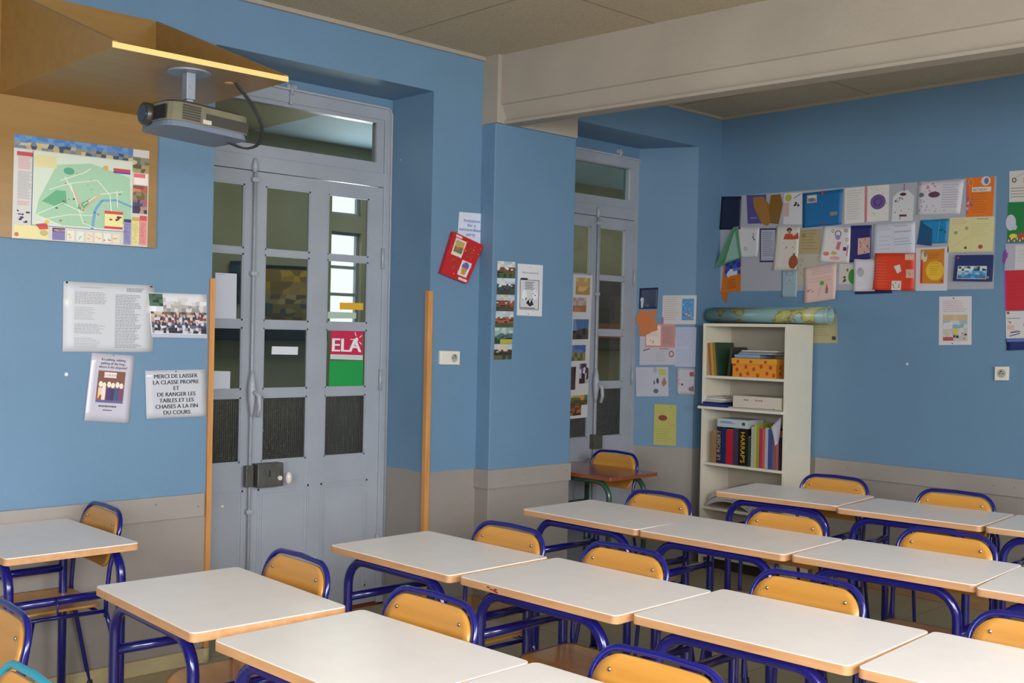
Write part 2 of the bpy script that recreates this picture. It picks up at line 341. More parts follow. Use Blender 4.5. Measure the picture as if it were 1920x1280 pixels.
struct(m.build('baseboard_pillar', wood('brown_plinth_board', '#9a7650', '#b08a62', 1, 'X', .5)))
struct(MB().box((XA-.012, 2.532, .06), (XA+.014, 2.558, 1.815), bev=.002).build('trim_7', BEECH))
struct(MB().box((XA-.018, 3.853, .06), (XA+.012, 3.887, 1.812), bev=.002).build('trim_8', BEECH))
# screws in the grey rails
m = MB()
for y in (.9, 1.5, 1.9, 2.28, 2.49): m.sphere((XA+.014, y, .75+.02*math.sin(y*9)), .005)
for y in (4.33, 4.5, 4.87): m.sphere((-4.637, y, .757), .005)
for x in (-3.9, -3.7, -2.75, -2.63, -1.9): m.sphere((x, YB-.016, .75), .005)
struct(m.build('trim_screws', mat('painted_screw', '#8c8580', .4)))
# ceiling beam
def beam():
    y = lambda x, d: 4.262+.088*(x+4.65)+d
    prof = [(0, H), (0, 2.893), (.012, 2.888), (.05, 2.802), (.028, 2.799), (.028, 2.783), (.128, 2.783), (.128, 2.80), (.10, 2.81), (.10, 2.89), (.36, 2.9), (.36, H)]
    m = MB(); m.prism(prof, lambda p: (-4.645, y(-4.645, p[0]), p[1]), lambda p: (XR, y(XR, p[0]), p[1]))
    m.box((XA, 4.235, 2.786), (-4.64, 4.905, H))
    return struct(m.build('ceiling_beam', CREAM))
beam()
# ------------------------------------------------------------------ doors
GLASS = glass_mat('thin_door_glass', '#d9dcd6'); RIB = cathedral_mat()
ROWS = [(2.0, 2.337), (1.623, 1.975), (1.26, 1.588), (.877, 1.221)]
def leaf(name, y0, y1, cols, par, stile=None):
    """one glazed leaf: frame with bars and lower panels; cols = (ya, yb) of each pane column"""
    x0, x1 = XD-.02, XD+.012; m = MB(); zb, zt = .02, 2.408
    edges = [y0]+[k for p in cols for k in p]+[y1]
    for a, b in zip(edges[::2], edges[1::2]): m.box((x0, a, zb), (x1, b, zt), bev=.002)
    zs = [zt]+[k for r in ROWS for k in (r[1], r[0])]+[zb]
    for a, b in zip(zs[::2], zs[1::2]): m.box((x0+.001, y0+.01, b), (x1-.001, y1-.01, a))
    # thin beads round each pane and moulded panels below
    for (a, b) in cols:
        for (c, d) in ROWS:
            for q in ((a, c, a+.008, d), (b-.008, c, b, d), (a, c, b, c+.008), (a, d-.008, b, d)): m.box((x1-.012, q[0], q[1]), (x1-.004, q[2], q[3]))
    o = m.build(name, DOORP, par)
    for (a, b) in cols:
        pm = MB(); a1, b1 = a-.02, b+.02
        for q in ((a1, .12, a1+.012, .735), (b1-.012, .12, b1, .735), (a1, .12, b1, .132), (a1, .723, b1, .735)): pm.box((x1, q[0], q[1]), (x1+.004, q[2], q[3]), bev=.0015)
        pm.box((x1-.001, a1+.03, .15), (x1+.003, b1-.03, .705), bev=.0015); pm.build('door_panel', DOORP, o)
        for k, (c, d) in enumerate(ROWS):
            MB().box((XD-.006, a-.004, c-.004), (XD-.002, b+.004, d+.004)).build('glass_pane', RIB if k == 3 else GLASS, o)
    return o
def door(idx, y0, y1, ymeet, colsL, colsR, ztop=2.868):
    d = bpy.data.objects.new('door_%d' % idx, None); COL.objects.link(d); d['kind'] = 'structure'; d.location = (XD, (y0+y1)/2, 0)
    off = Vector(d.location)
    m = MB(); x0, x1 = XD-.045, XD+.02
    m.box((x0, y0, 0), (x1, y0+.05, ztop), bev=.004); m.box((x0, y1-.05, 0), (x1, y1, ztop), bev=.004)
    m.box((x0, y0, ztop-.07), (x1-.003, y1, ztop), bev=.004); m.box((x0, y0+.01, 2.412), (x1-.004, y1-.01, 2.49), bev=.003)
    m.box((x0+.003, y0+.045, 2.48), (x1-.012, y1-.045, 2.551)); m.box((x0+.003, y0+.045, 2.776), (x1-.012, y1-.045, 2.805)); m.box((x0+.006, y1-.1, 2.52), (x1-.0135, y1-.043, 2.79)); m.box((x0+.006, y0+.043, 2.52), (x1-.0135, y0+.1, 2.79))
    m.tube([(x1+.004, y0+.1, ztop+.004), (x1+.004, y1-.03, ztop+.0), (x1+.004, y1-.004, ztop-.03), (x1+.004, y1-.004, .1)], .008, 6)
    m.build('door_frame', DOORP, d)
    MB().box((XD-.012, y0+.09, 2.545), (XD-.008, y1-.09, 2.78)).build('transom_pane', GLASS, d)
    mm = MB().box((XD-.0, ymeet+.17, 2.865), (XD+.03, ymeet+.23, 2.895), bev=.004); mm.cyl((XD+.03, ymeet+.2, 2.84), (XD+.03, ymeet+.2, 2.9), .01)
    mm.box((XD+.01, ymeet+.19, 2.79), (XD+.026, ymeet+.21, 2.86)); mm.build('transom_catch', IRON, d)
    L = leaf('door_leaf', y0+.05, ymeet-.002, colsL, d); Rr = leaf('door_leaf', ymeet+.002, y1-.05, colsR, d)
    ye = ymeet-.012; xe = XD+.03
    m = MB(); m.tube([(xe, ye, .05), (xe, ye, 1.3), (xe, ye, 2.42)], .008, 8); m.tube([(xe-.004, ye, z) for z in (2.40, 2.43, 2.455, 2.475)], [.012, .018, .013, .006], 8)
    for z in (2.36, 1.87, .62, .25): m.box((XD+.01, ye-.018, z-.012), (xe+.012, ye+.018, z+.012), bev=.004)
    m.build('espagnolette_bolt', IRON, L)
    m = MB(); m.tube([(xe+.006, ye, z) for z in (1.36, 1.33, 1.30, 1.26, 1.2, 1.16, 1.12)], [.008, .014, .02, .024, .02, .014, .007], 10); m.tube([(xe+.02, ye, 1.25), (xe+.045, ye+.02, 1.23), (xe+.05, ye+.022, 1.17), (xe+.04, ye+.015, 1.12)], [.012, .014, .012, .01], 8)
    m.build('bolt_handle', IRON, L)
    for z in (2.0, 1.3, .35):
        MB().cyl((XD+.022, y1-.052, z-.06), (XD+.022, y1-.052, z+.06), .009).build('hinge', IRON, Rr)
    return d, L, Rr
d1, L1, R1 = door(1, 2.545, 3.872, 2.99, [(2.66, 2.93)], [(3.055, 3.334), (3.449, 3.727)])
d2, L2, R2 = door(2, 4.95, 6.105, 5.665, [(5.07, 5.29), (5.36, 5.60)], [(5.69, 5.96)], 2.85)
# doors' own objects were modelled in world coordinates: undo the empty's offset
for d in (d1, d2):
    for ch in kids(d): ch.matrix_parent_inverse = Matrix.Translation(-Vector(d.location))
m = MB().box((XD+.012, 3.0, .748), (XD+.075, 3.155, .872), bev=.006); m.box((XD+.03, 2.94, .755), (XD+.06, 2.985, .865), bev=.004); lk = m.build('door_lock', DIRON, R1)
MB().box((XD+.0755, 3.068, .80), (XD+.0765, 3.074, .838)).build('keyhole', mat('black_gap', '#141212', .8), lk)
m = MB().cyl((XD+.07, 3.13, .792), (XD+.085, 3.13, .792), .012, M=None); m.sphere((XD+.09, 3.178, .79), .034, sc=(.5, .55, 1)); m.build('door_knob', mat('white_ceramic', '#d8cdc8', .2), lk)
MB().box((XD+.012, 5.625, .80), (XD+.06, 5.71, .90), bev=.005).build('door_lock', DIRON, R2)
MB().sphere((XD+.016, 2.83, .66), .010).build('door_bolt_head', mat('white_ceramic', '#d8cdc8', .2), L1)
struct(MB().box((-5.3, 2.545, 0), (-5.14, 3.872, .016), bev=.004).build('trim_10', mat('red_brown_sill', '#7a2c18', .5)))
struct(MB().box((-5.3, 4.95, 0), (-5.14, 6.1, .016), bev=.004).build('trim_11', mat('red_brown_sill', '#7a2c18', .5)))
# ------------------------------------------------------------------ corridor behind the doors
OLIVE = mat('olive_corridor_paint', '#98957a', .7, .08, 3); OLD = mat('dark_corridor_dado', '#55554a', .7, .1, 3)
CBLUE = mat('lit_pale_blue_corridor_ceiling', '#a9c6e0', .7)  # pale tone carries the window light on this stretch of ceiling
cw0, cw1 = 4.755, 5.035
m = MB(); m.box((XC-.09, .0, 0), (XC, cw0, 3.0)); m.box((XC-.09, cw1, 0), (XC, 9, 3.0)); m.box((XC-.09, cw0, 0), (XC, cw1, 1.60)); m.box((XC-.09, cw0, 2.34), (XC, cw1, 2.47)); m.box((XC-.09, cw0, 2.66), (XC, cw1, 3.0))
struct(m.build('wall_corridor', OLIVE))
struct(MB().box((XC, .0, 0), (XC+.012, 9, .98)).build('trim_12', OLD))
m = MB().box((XC-.25, -.1, 0), (-5.24, 0, 3.1)); m.box((XC-.25, 9, 0), (-5.24, 9.1, 3.1)); struct(m.build('wall_corridor_ends', OLIVE))
struct(MB().box((XC-.25, -.1, 3.0), (-5.24, 4.06, 3.1)).build('ceiling_corridor', OLIVE)); struct(MB().box((XC-.25, 4.06, 3.0), (-5.24, 9.1, 3.1)).build('ceiling_corridor_end', CBLUE))
m = MB().box((-5.24, YB, 0), (-5.2, 9.1, 3.1)); m.box((-5.245, 0, 2.93), (-5.235, 6.6, 3.1)); struct(m.build('wall_corridor_inner', OLIVE))
m = MB()
for z in (1.62, 1.86, 2.07, 2.33, 2.48, 2.65): m.box((XC-.075, cw0, z-.012), (XC-.045, cw1, z+.012))
for y in (cw0, cw1-.02): m.box((XC-.076, y, 1.6), (XC-.044, y+.02, 2.66))
o = struct(m.build('window_4', DOORP)); MB().box((XC-.062, cw0, 1.6), (XC-.058, cw1, 2.66)).build('glass_pane', glass_mat('clear_window_glass2', '#f4f8f8'), o)
# pinned pictures and a dark rail seen through the panes
PC = ((XC+.02, 0, 0), (1, 0, 0))
s = Sheet('notice_board', 'brown cork board with yellow and cream papers, seen through the big glazed door', 'notice board', [(492, 496), (582, 500), (582, 606), (492, 606)], PC, '#7d6433', off=.0, th=.015)
s.rect(0, 0, 1, .06, '#1c1a16'); s.mosaic(.02, .08, .98, .5, [['#a8832f', '#8a6f34', '#c19a2e'], ['#7d6433', '#9b8248', '#b08a3a']], 5, 2); s.mosaic(.02, .5, .98, .98, [['#a59468', '#8d7c50', '#6b5636'], ['#7c6a3c', '#48505a', '#8f8052'], ['#63502a', '#7d6a3a']], 6, 2); s.done('pinned_papers')
o = MB().box((XC, 3.7, 1.5), (XC+.12, 4.66, 1.6), bev=.005).build('coat_rail', mat('dark_rail', '#26282e', .5)); tag(o, 'dark coat rail on the corridor wall, seen through the door glass', 'coat rail')
s = Sheet('wall_poster', 'dark blue poster on the corridor wall, seen through the narrow left leaf', 'poster', [(431, 489), (458, 489), (456, 570), (430, 570)], PC, '#2a3442', off=.0); s.mosaic(.05, .1, .95, .9, [['#232c3a', '#39465a'], ['#1d2430', '#4a4a3a']], 3, 2); s.done('picture')
o = MB().box((XC+.012, 7.2, 1.45), (XC+.2, 8.7, 2.12), bev=.01).build('corridor_cupboard', mat('dark_cupboard', '#2c241c', .6)); tag(o, 'dark wall cupboard in the corridor, seen through the far glazed door', 'cupboard'); MB().box((XC+.2, 7.3, 1.56), (XC+.215, 8.6, 1.7), bev=.004).build('orange_panel', mat('orange_panel', '#7a4220', .6), o)
o = MB().box((XC+.012, 7.0, 0), (XC+.2, 8.7, 1.15), bev=.01).build('corridor_bench', mat('brown_corridor_bench', '#5e4a34', .6)); tag(o, 'brown storage bench under the corridor cupboard, behind the far door', 'bench')
#==FURNITURE==
NAVY = mat('glossy_blue_enamel', '#10126a', .22, coat=.5); LAM = mat('cream_desk_laminate', '#efe9e6', .34, .02, 12)
EDGE = wood('beech_edge', '#b9855a', '#cfa074', 1, 'X', .45); SEATW = wood('varnished_beech_ply', '#b67c2e', '#ca9040', .7, 'X', .32, .4); STEEL = mat('steel_rivet', '#c9c6c0', .25, metal=1)
RUB = mat('black_rubber', '#1b1b1d', .6)
def make_desk(label, group):
    W, D, Z = .70, .50, .75
    t = thing('school_desk', label, 'desk', group=group)
    m = MB(); o = rrect(.0015, .0015, W-.0015, D-.0015, .018, 4); m.prism(o, lambda p: (p[0], p[1], Z-.003), lambda p: (p[0], p[1], Z)); top = m.build('desktop', LAM, t)
    m = MB(); o = rrect(0, 0, W, D, .02, 5); m.prism(o, lambda p: (p[0], p[1], Z-.027), lambda p: (p[0], p[1], Z-.0028)); m.build('edge_band', EDGE, top)
    zt = Z-.027-.019; r = .1; rad = .0175
    for yy in (.040, D-.040):
        f = lambda a, b: (a, yy, b); x0, x1 = .072, W-.072
        P = [f(x0, .012), f(x0, .3), f(x0, zt-r)]+arc((x0+r, zt-r), r, PI, PI/2, 8, f)[1:]+arc((x1-r, zt-r), r, PI/2, 0, 8, f)+[f(x1, .3), f(x1, .012)]
        fr = MB().tube(P, rad, 12).build('leg_frame', NAVY, t)
        for x in (x0, x1): MB().cyl((x, yy, 0), (x, yy, .03), .021).build('foot_cap', RUB, fr)
    for x in (.072, W-.072): MB().tube([(x, .04, .555), (x, D-.04, .555)], .0165, 10).build('side_rail', NAVY, t)
    MB().box((.1, .10, Z-.045), (.13, .40, Z-.027), bev=.003).box((W-.13, .10, Z-.045), (W-.1, .40, Z-.027), bev=.003).build('support_bar', NAVY, t)
    m = MB(); x = W-.052; m.tube([(x, .2, .57), (x+.022, .2, .56), (x+.026, .2, .54), (x+.022, .2, .525), (x+.026, .2, .51)], .004, 6).build('bag_hook', NAVY, t)
    return t
def make_chair(label, group, fm=NAVY, n='school_chair'):
    t = thing(n, label, 'chair', group=group); hw = .197; r = .0092
    yb = lambda z: .150+(z-.43)*.05 if z < .6 else .1585+(z-.6)*.26
    # back loop with its two posts
    zt = .818; cr = .085; f = lambda a, b: (a, yb(b), b)
    P = [(-hw+.008, .15, .40), (-hw+.004, .148, .47), f(-hw, .6)]+arc((-hw+cr, zt-cr), cr, PI, PI/2, 8, f)+[f(0, zt+.004)]+arc((hw-cr, zt-cr), cr, PI/2, 0, 8, f)+[f(hw, .6), (hw-.004, .148, .47), (hw-.008, .15, .40)]
    MB().tube(P, r, 10).build('back_frame', fm, t)
    m = MB(); w = hw-.0095; o = rrect(-w, .595, w, zt-.014, [.05, .078, .078, .05], 8)
    cv = lambda x: .018*(1-(x/w)**2)
    # curved ply built as a grid clipped to the outline
    def row(z):
        xs = []
        if z > zt-.014-.078: q = z-(zt-.014-.078); xs = w-.078+math.sqrt(max(0, .078**2-q*q))
        elif z < .645: q = .645-z; xs = w-.05+math.sqrt(max(0, .05**2-q*q))
        else: xs = w
        return xs
    t2 = bmesh.new(); N = 12; Z = [.595+(zt-.014-.595)*k/16 for k in range(17)]; Z = sorted(set(Z+[zt-.014-.004, zt-.014-.001, .596, .599])); G = []
    for s in (0, 1): G.append([[t2.verts.new((row(z)*(2*i/N-1), yb(z)-.004+cv(row(z)*(2*i/N-1))*.6-(.008 if s == 0 else 0), z)) for i in range(N+1)] for z in Z])
    for j in range(len(Z)-1):
        for i in range(N):
            a, b = G[0], G[1]; t2.faces.new((a[j][i], a[j][i+1], a[j+1][i+1], a[j+1][i])); t2.faces.new((b[j][i], b[j+1][i], b[j+1][i+1], b[j][i+1]))
        for i in (0, N): t2.faces.new((G[0][j][i], G[0][j+1][i], G[1][j+1][i], G[1][j][i]))
    for j in (0, len(Z)-1):
        for i in range(N): t2.faces.new((G[0][j][i], G[0][j][i+1], G[1][j][i+1], G[1][j][i]))
    bmesh.ops.recalc_face_normals(t2, faces=t2.faces)
    for fa in t2.faces: fa.smooth = True
    m.add(t2); bk = m.build('backrest', SEATW, t)
    for x in (-w+.05, w-.05): MB().sphere((x, yb(.765)-.013, .765), .006, sc=(1, .5, 1)).build('rivet', STEEL, bk)
    m = MB(); o = rrect(-.19, -.2, .19, .14, [.09, .05, .05, .09], 7)
    t2 = bmesh.new(); cv = lambda x, y: .445+.012*(abs(x)/.19)**2-.02*max(0, (-y-.10)/.1)**2*1.
    rings = []
    for dz in (0, -.011):
        rr = []
        for q in (.0, .35, .7, .92, 1.): rr.append([t2.verts.new((p[0]*q, (p[1]+.03)*q-.03, cv(p[0]*q, (p[1]+.03)*q-.03)+dz)) for p in o] if q else [t2.verts.new((0, -.03, cv(0, -.03)+dz))])
        rings.append(rr)
    n2 = len(o)
    for rr in rings:
        for i in range(n2): t2.faces.new((rr[0][0], rr[1][i], rr[1][(i+1) % n2]))
        for a, b in zip(rr[1:], rr[2:]):
            for i in range(n2): t2.faces.new((a[i], b[i], b[(i+1) % n2], a[(i+1) % n2]))
    for i in range(n2): t2.faces.new((rings[0][-1][i], rings[1][-1][i], rings[1][-1][(i+1) % n2], rings[0][-1][(i+1) % n2]))
    bmesh.ops.recalc_face_normals(t2, faces=t2.faces)
    for fa in t2.faces: fa.smooth = True
    m.add(t2); m.build('seat', SEATW, t)
    z = .424; m = MB(); m.tube([(-hw+.008, .15, z), (-.172, -.10, z-.002), (-.165, -.14, z-.006), (-.14, -.165, z-.008), (0, -.17, z-.008), (.14, -.165, z-.008), (.165, -.14, z-.006), (.172, -.10, z-.002), (hw-.008, .15, z)], r*.9, 8)
    m.tube([(-hw+.01, .12, z), (hw-.01, .12, z)], r*.8, 8); m.build('seat_frame', fm, t)
    for s in (-1, 1):
        for P in ([(s*(hw-.008), .15, .42), (s*(hw-.004), .165, .36), (s*(hw+.006), .235, .03), (s*(hw+.007), .24, .0)], [(s*.166, -.13, .416), (s*.172, -.15, .3), (s*.185, -.2, .03), (s*.186, -.204, 0)]):
            lg = MB().tube(P, r, 9).build('leg', fm, t); MB().tube([P[2], P[3]], .0145, 9).build('foot_cap', RUB, lg)
    return t
G1 = 'cream topped school desks in rows'; G2 = 'blue framed school chairs with beech backs'
DESKS = [
 (-3.453, 1.455, -.033, 'cream desk at the left end of the nearest row, beside the big front desk'),
 (-2.668, 1.447, .03, 'large cream desk nearest the camera at bottom centre'),
 (-1.958, 1.478, .04, 'cream desk cut by the bottom edge, only its back corner showing'),
 (-3.571, 2.427, .023, 'cream desk by the big grey door, left end of the second row'),
 (-2.849, 2.464, .026, 'cream desk with red ink marks on its beech edge, second row'),
 (-2.137, 2.535, .05, 'cream desk in the second row, third one counting from the door'),
 (-1.423, 2.58, .066, 'cream desk at the right end of the second row, cut by the lower right corner'),
 (-3.765, 3.647, .018, 'cream desk at the left end of the third row, before the blue pillar'),
 (-3.056, 3.66, .058, 'cream desk in the middle of the third row, in front of the white bookcase'),
 (-2.342, 3.722, .075, 'cream desk in the third row, right of the bookcase'),
 (-1.628, 3.735, .1, 'cream desk at the right edge of the frame, third row'),
 (-3.582, 4.925, .12, 'small looking cream desk directly in front of the bookcase, last row'),
 (-2.862, 4.95, .091, 'cream desk in the last row beside the grey back panelling'),
 (-2.15, 5.02, .1, 'cream desk at the right edge of the frame, last row'),
 (-4.738, 1.372, .01, 'cream desk against the left wall under the clean-classroom notice'),
]
proto = make_desk(DESKS[0][3], G1); proto.location = (DESKS[0][0], DESKS[0][1], 0); proto.rotation_euler.z = DESKS[0][2]
for (x, y, a, l) in DESKS[1:]: dup(proto, (x, y, 0), a, l)
def chair_at(uL, uR, v, y):
    a = bp(uL, v, (0, y, 0), (0, 1, 0)); b = bp(uR, v, (0, y, 0), (0, 1, 0)); return (a.x+b.x)/2, y-.205
CH = [
 (chair_at(495, 623, 1080, 2.03), -.02, 'beech chair tucked behind the leftmost desk of the nearest row, before the grey door'),
 (chair_at(721, 909, 1175, 2.03), .03, 'beech chair behind the large desk at bottom centre'),
 (chair_at(1116, 1384, 1262, 2.06), .05, 'beech chair cut by the bottom edge, below the long middle desk'),
 (chair_at(887, 1029, 1030, 3.0), .02, 'beech chair in front of the blue pillar, behind the desk next to the door'),
 (chair_at(1092, 1262, 1055, 3.03), .03, 'beech chair behind the desk with red ink marks on its edge'),
 (chair_at(1418, 1629, 1120, 3.13), .05, 'beech chair directly behind the second row desk right of centre'),
 ((bp(1826, 1190, (0, 3.17, 0), (0, 1, 0)).x+.205, 3.17-.205), .06, 'beech chair half cut by the lower right edge of the frame'),
 (chair_at(1178, 1300, 940, 4.22), .02, 'beech chair beside the left side of the bookcase, behind the third row'),
 (chair_at(1402, 1558, 980, 4.24), .05, 'beech chair in front of the bookcase, behind the middle desk of the third row'),
 (chair_at(1698, 1873, 1015, 4.33), .08, 'beech chair behind the third row desk right of the bookcase'),
 (chair_at(1515, 1631, 910, 5.56), .11, 'beech chair just right of the bookcase, at the back panelling'),
 (chair_at(1728, 1872, 935, 5.53), .09, 'beech chair against the grey back panelling, rightmost of the last row'),
 ((-4.552, 1.742), -.03, 'beech chair behind the desk at the left wall'),
]
cp = make_chair(CH[0][2], G2); cp.location = (*CH[0][0], 0); cp.rotation_euler.z = CH[0][1]
for (p, a, l) in CH[1:]: dup(cp, (*p, 0), a, l)
q = bp(20, 1146, (0, 0, .82), (0, 0, 1)); dup(cp, (q.x-.07, q.y-.2, 0), .0, 'beech chair with blue frame cut by the left edge, lower left corner')
q = bp(15, 1246, (0, 0, .82), (0, 0, 1)); tc = make_chair('beech chair with turquoise frame peeking in at the lower left corner', None, mat('turquoise_enamel', '#1f8fa8', .25, coat=.4)); tc.location = (q.x+.12, q.y-.2, 0)
dk = bpy.data.objects['school_desk.004']; m = MB()
for (x, z) in ((.15, .738), (.165, .733), (.18, .731), (.185, .736), (.19, .728)): m.sphere((x, -.0004, z), .0055, None, (1.5, .12, .5))
m.build('ink_stain', mat('red_ink', '#8c2430', .5), dk)
#==WALLTHINGS==
# brown desk in the far door recess
GREENF = mat('dark_green_enamel', '#2c4a3c', .3, coat=.3); BROWNT = wood('red_brown_desktop', '#7a3a20', '#924a2a', .8, 'X', .25, .4)
t = thing('school_desk', 'old red-brown desk with dark green frame in the far door recess', 'desk', (-5.055, 4.94, 0), .02)
W, D, Z = .70, .46, .735
MB().prism(rrect(0, 0, W, D, .015, 4), lambda p: (p[0], p[1], Z-.022), lambda p: (p[0], p[1], Z)).build('desktop', BROWNT, t)
for yy in (.06, D-.06):
    f = lambda a, b: (a, yy, b); x0, x1 = .16, W-.06; zt = Z-.04; r = .1
    MB().tube([f(x0, 0), f(x0, zt-r)]+arc((x0+r, zt-r), r, PI, PI/2, 6, f)+arc((x1-r, zt-r), r, PI/2, 0, 6, f)+[f(x1, 0)], .017, 10).build('leg_frame', GREENF, t)
for x in (.16, W-.06): MB().tube([(x, .06, .5), (x, D-.06, .5)], .014, 8).build('side_rail', GREENF, t)
q = bp(1153, 850, (0, 0, .81), (0, 0, 1)); dup(cp, (q.x, q.y-.2, 0), .02, 'beech chair behind the old brown desk in the far door recess')
# --- projector housing
PLY = wood('pale_ply', '#8f6a34', '#9c763c', .5, 'Y', .4, .1)
PLYE = mat('lit_ply_edge', '#e2c67c', .5)  # paler than the ply: window light on the front edge, put into the colour
xw = XA+.018; ya, yb_, zp = 1.568, 2.254, 2.524; xf = -3.655
t = thing('projector_shelf', 'plywood bracket box fixed high on the left wall, carrying the projector', 'shelf', (xw, 1.9, zp))
def local(o): o.matrix_parent_inverse = Matrix.Translation(-Vector(t.location)); return o
yL = ya-.35
local(MB().box((XA+.001, yL, 1.937), (xw, yb_, 2.96)).build('backboard', PLY, t))
m = MB(); m.box((xw, ya, zp), (xf, yb_, zp+.018)); local(m.build('shelf_board', PLY, t))
def gus(y0, y1):
    m = MB(); P = [(xw, zp+.018), (xf, zp+.018), (xf, zp+.024), (xw, 2.96)]
    m.prism(P, lambda p: (p[0], y0, p[1]), lambda p: (p[0], y1, p[1])); return m
local(gus(ya, ya+.018).build('side_panel', PLY, t)); local(gus(yb_-.018, yb_).build('side_panel', PLY, t))
m = MB(); m.box((xf-.001, ya-.001, zp-.001), (xf+.001, yb_+.001, zp+.019)); local(m.build('lit_edge_strip', PLYE, t))
# map on the backboard
PM = ((xw, 0, 0), (1, 0, 0))
s = Sheet('city_map_poster', 'illustrated city map poster with photo border on the plywood board', 'poster', [(27, 251), (280, 283), (276, 463), (22, 446)], PM, '#cfcbc8', off=.002, key='map')
s.rect(.13, .14, .87, .86, '#cfd8c8'); s.poly([(.3, .25), (.55, .2), (.85, .3), (.87, .75), (.7, .84), (.35, .84), (.16, .75), (.18, .6), (.25, .4)], '#9fc5a6')
s.poly([(.2, .62), (.3, .5), (.37, .5), (.38, .62), (.3, .66)], '#5fa77c').poly([(.45, .63), (.53, .57), (.55, .62), (.47, .68)], '#5fa77c').ell(.39, .3, .04, .035, '#4f9c7c').rect(.14, .17, .3, .29, '#d9cf9c')
s.stroke([(.57, .86), (.59, .66), (.64, .56), (.75, .545), (.87, .6)], .022, '#6f9dc6')
for P in ([(.25, .5), (.4, .42), (.6, .36)], [(.17, .75), (.35, .62), (.5, .7)], [(.4, .42), (.45, .6), (.5, .8)], [(.33, .4), (.5, .3), (.55, .25)], [(.6, .36), (.7, .5), (.72, .8)], [(.5, .62), (.62, .5), (.8, .45)], [(.2, .8), (.4, .73), (.57, .72)], [(.5, .8), (.6, .85)], [(.36, .36), (.42, .5)], [(.75, .45), (.76, .62)]): s.stroke(P, .006, '#e8e4d8')
s.stroke([(.42, .46), (.5, .68), (.62, .5)], .012, '#d8a68e')
s.scribble(.25, .3, .8, .8, 22, ['#b0593c', '#3f5a52', '#7a4a3a', '#d9c25a', '#c76a5a'], .012)
s.mosaic(0, 0, .87, .13, [['#4a7ab8', '#5b88c0', '#6d93c4'], ['#6b7f98', '#b8a67e', '#8d8a70', '#3d4a5a', '#c7b384']], 22, 2); s.mosaic(.87, .08, 1, .24, [['#8a8468', '#6b6a52', '#c9bb96'], ['#5a5240', '#a3935f']], 4, 2)
s.rect(.02, .16, .13, .2, '#c0434a').lines(.03, .21, .13, .33, 9, '#cf8d92').lines(.03, .35, .13, .62, 18, '#a7a4ab').lines(.03, .64, .12, .68, 3, '#cf8d92'); s.scribble(.03, .72, .12, .84, 8, ['#2c2a58', '#1d1c2c', '#7a3040'], .018)
s.rect(0.01, .87, .25, .99, '#e3d79a').poly([(.16, .85), (.24, .83), (.25, .89), (.19, .9)], '#d23b30').ell(.22, .93, .03, .03, '#bfae7a').ell(.24, .82, .015, .02, '#e0c040').ell(.03, .96, .015, .02, '#c96a50')
s.rect(.28, .87, .37, .99, '#7a72a8').rect(.28, .87, .37, .91, '#5a2c4a'); s.text('WELCOME', .29, .905, .03, '#e8e2e8', .62)
for k in range(6): s.rect(.385+k*.068, .89, .44+k*.068, .985, ['#e8dcc8', '#dfe0d4', '#e6d3bd'][k % 3]); s.scribble(.39+k*.068, .91, .43+k*.068, .97, 3, ['#d98a5a', '#8ab4a8', '#cfae6a'], .014)
s.rect(.66, .66, .8, .84, '#e8dc9a').rect(.66, .66, .8, .69, '#cf3e42').rect(.66, .815, .8, .84, '#cf3e42').scribble(.67, .71, .79, .76, 5, ['#8c2c2c', '#3a2a2a'], .02)
s.rect(.72, .22, .85, .25, '#c9394a').rect(.72, .25, .85, .27, '#5a4a9a').ell(.66, .23, .02, .025, '#dba45a'); s.rect(.88, .25, .99, .36, '#e9ded8').rect(.88, .25, .97, .29, '#dd6a6a')
s.mosaic(.875, .37, .99, .66, [['#b05a4a', '#8a4438', '#c77a5a'], ['#6a5a3a', '#8a7a4a'], ['#2c3a5a', '#3d5070', '#a05a6a'], ['#3a2a4a', '#a88a7a']], 4, 2)
s.rect(.81, .73, .865, .99, '#8a86b4').rect(.81, .73, .865, .76, '#2c2c5a').rect(.875, .7, .93, .985, '#dcd08a').rect(.935, .68, .99, .985, '#dd8a8a').rect(.875, .7, .93, .74, '#c9a24a').rect(.935, .68, .99, .73, '#c94a4a').lines(.88, .76, .925, .97, 14, '#b0a05a').lines(.94, .76, .985, .97, 14, '#b85a5a').lines(.815, .78, .86, .97, 12, '#6a66a0')
s.stroke([(.13, .14), (.13, .86), (.86, .86)], .004, '#2c4a8a'); s.done('printed_map')
# --- projector
t = thing('video_projector', 'dark silver video projector hanging under the plywood bracket', 'projector', (-3.79, 1.916, zp))
GM = mat('projector_grey_shell', '#6c6856', .3, .1, 20, coat=.4); GD = mat('projector_dark_shell', '#34322e', .35, coat=.3); GB = mat('projector_base', '#6a7488', .45)
MET = mat('mount_grey_metal', '#8d93a0', .4, metal=.3)
m = MB(); m.tube([(0, 0, -.008), (0, 0, 0)], .078, 28).build('mount_plate', MET, t)
m = MB().box((-.02, -.018, -.105), (.02, .018, -.006), bev=.004); m.box((-.012, -.012, -.15), (.012, .014, -.09), bev=.003); m.build('mount_arm', MET, t)
MB().cyl((.021, 0, -.06), (.025, 0, -.06), .006).build('mount_bolt', STEEL, t)
Mp = Matrix.Translation((.0, .02, -.19))@Matrix.Rotation(.06, 4, 'Z')@Matrix.Rotation(-.05, 4, 'X')
def body(sc, z0, z1, name, mt, bev=.02):
    pts = rrect(-.125*sc, -.165*sc, .125*sc, .165*sc, [.07, .03, .03, .07], 6); m = MB()
    m.prism(pts, lambda p: (p[0], p[1], z0), lambda p: (p[0]*.97, p[1]*.97, z1), Mp); return m
b = body(1, -.025, .042, 'x', GM).build('projector_body', GM, t)
body(.99, -.045, -.025, 'x', GB).build('base_cover', GB, t); 
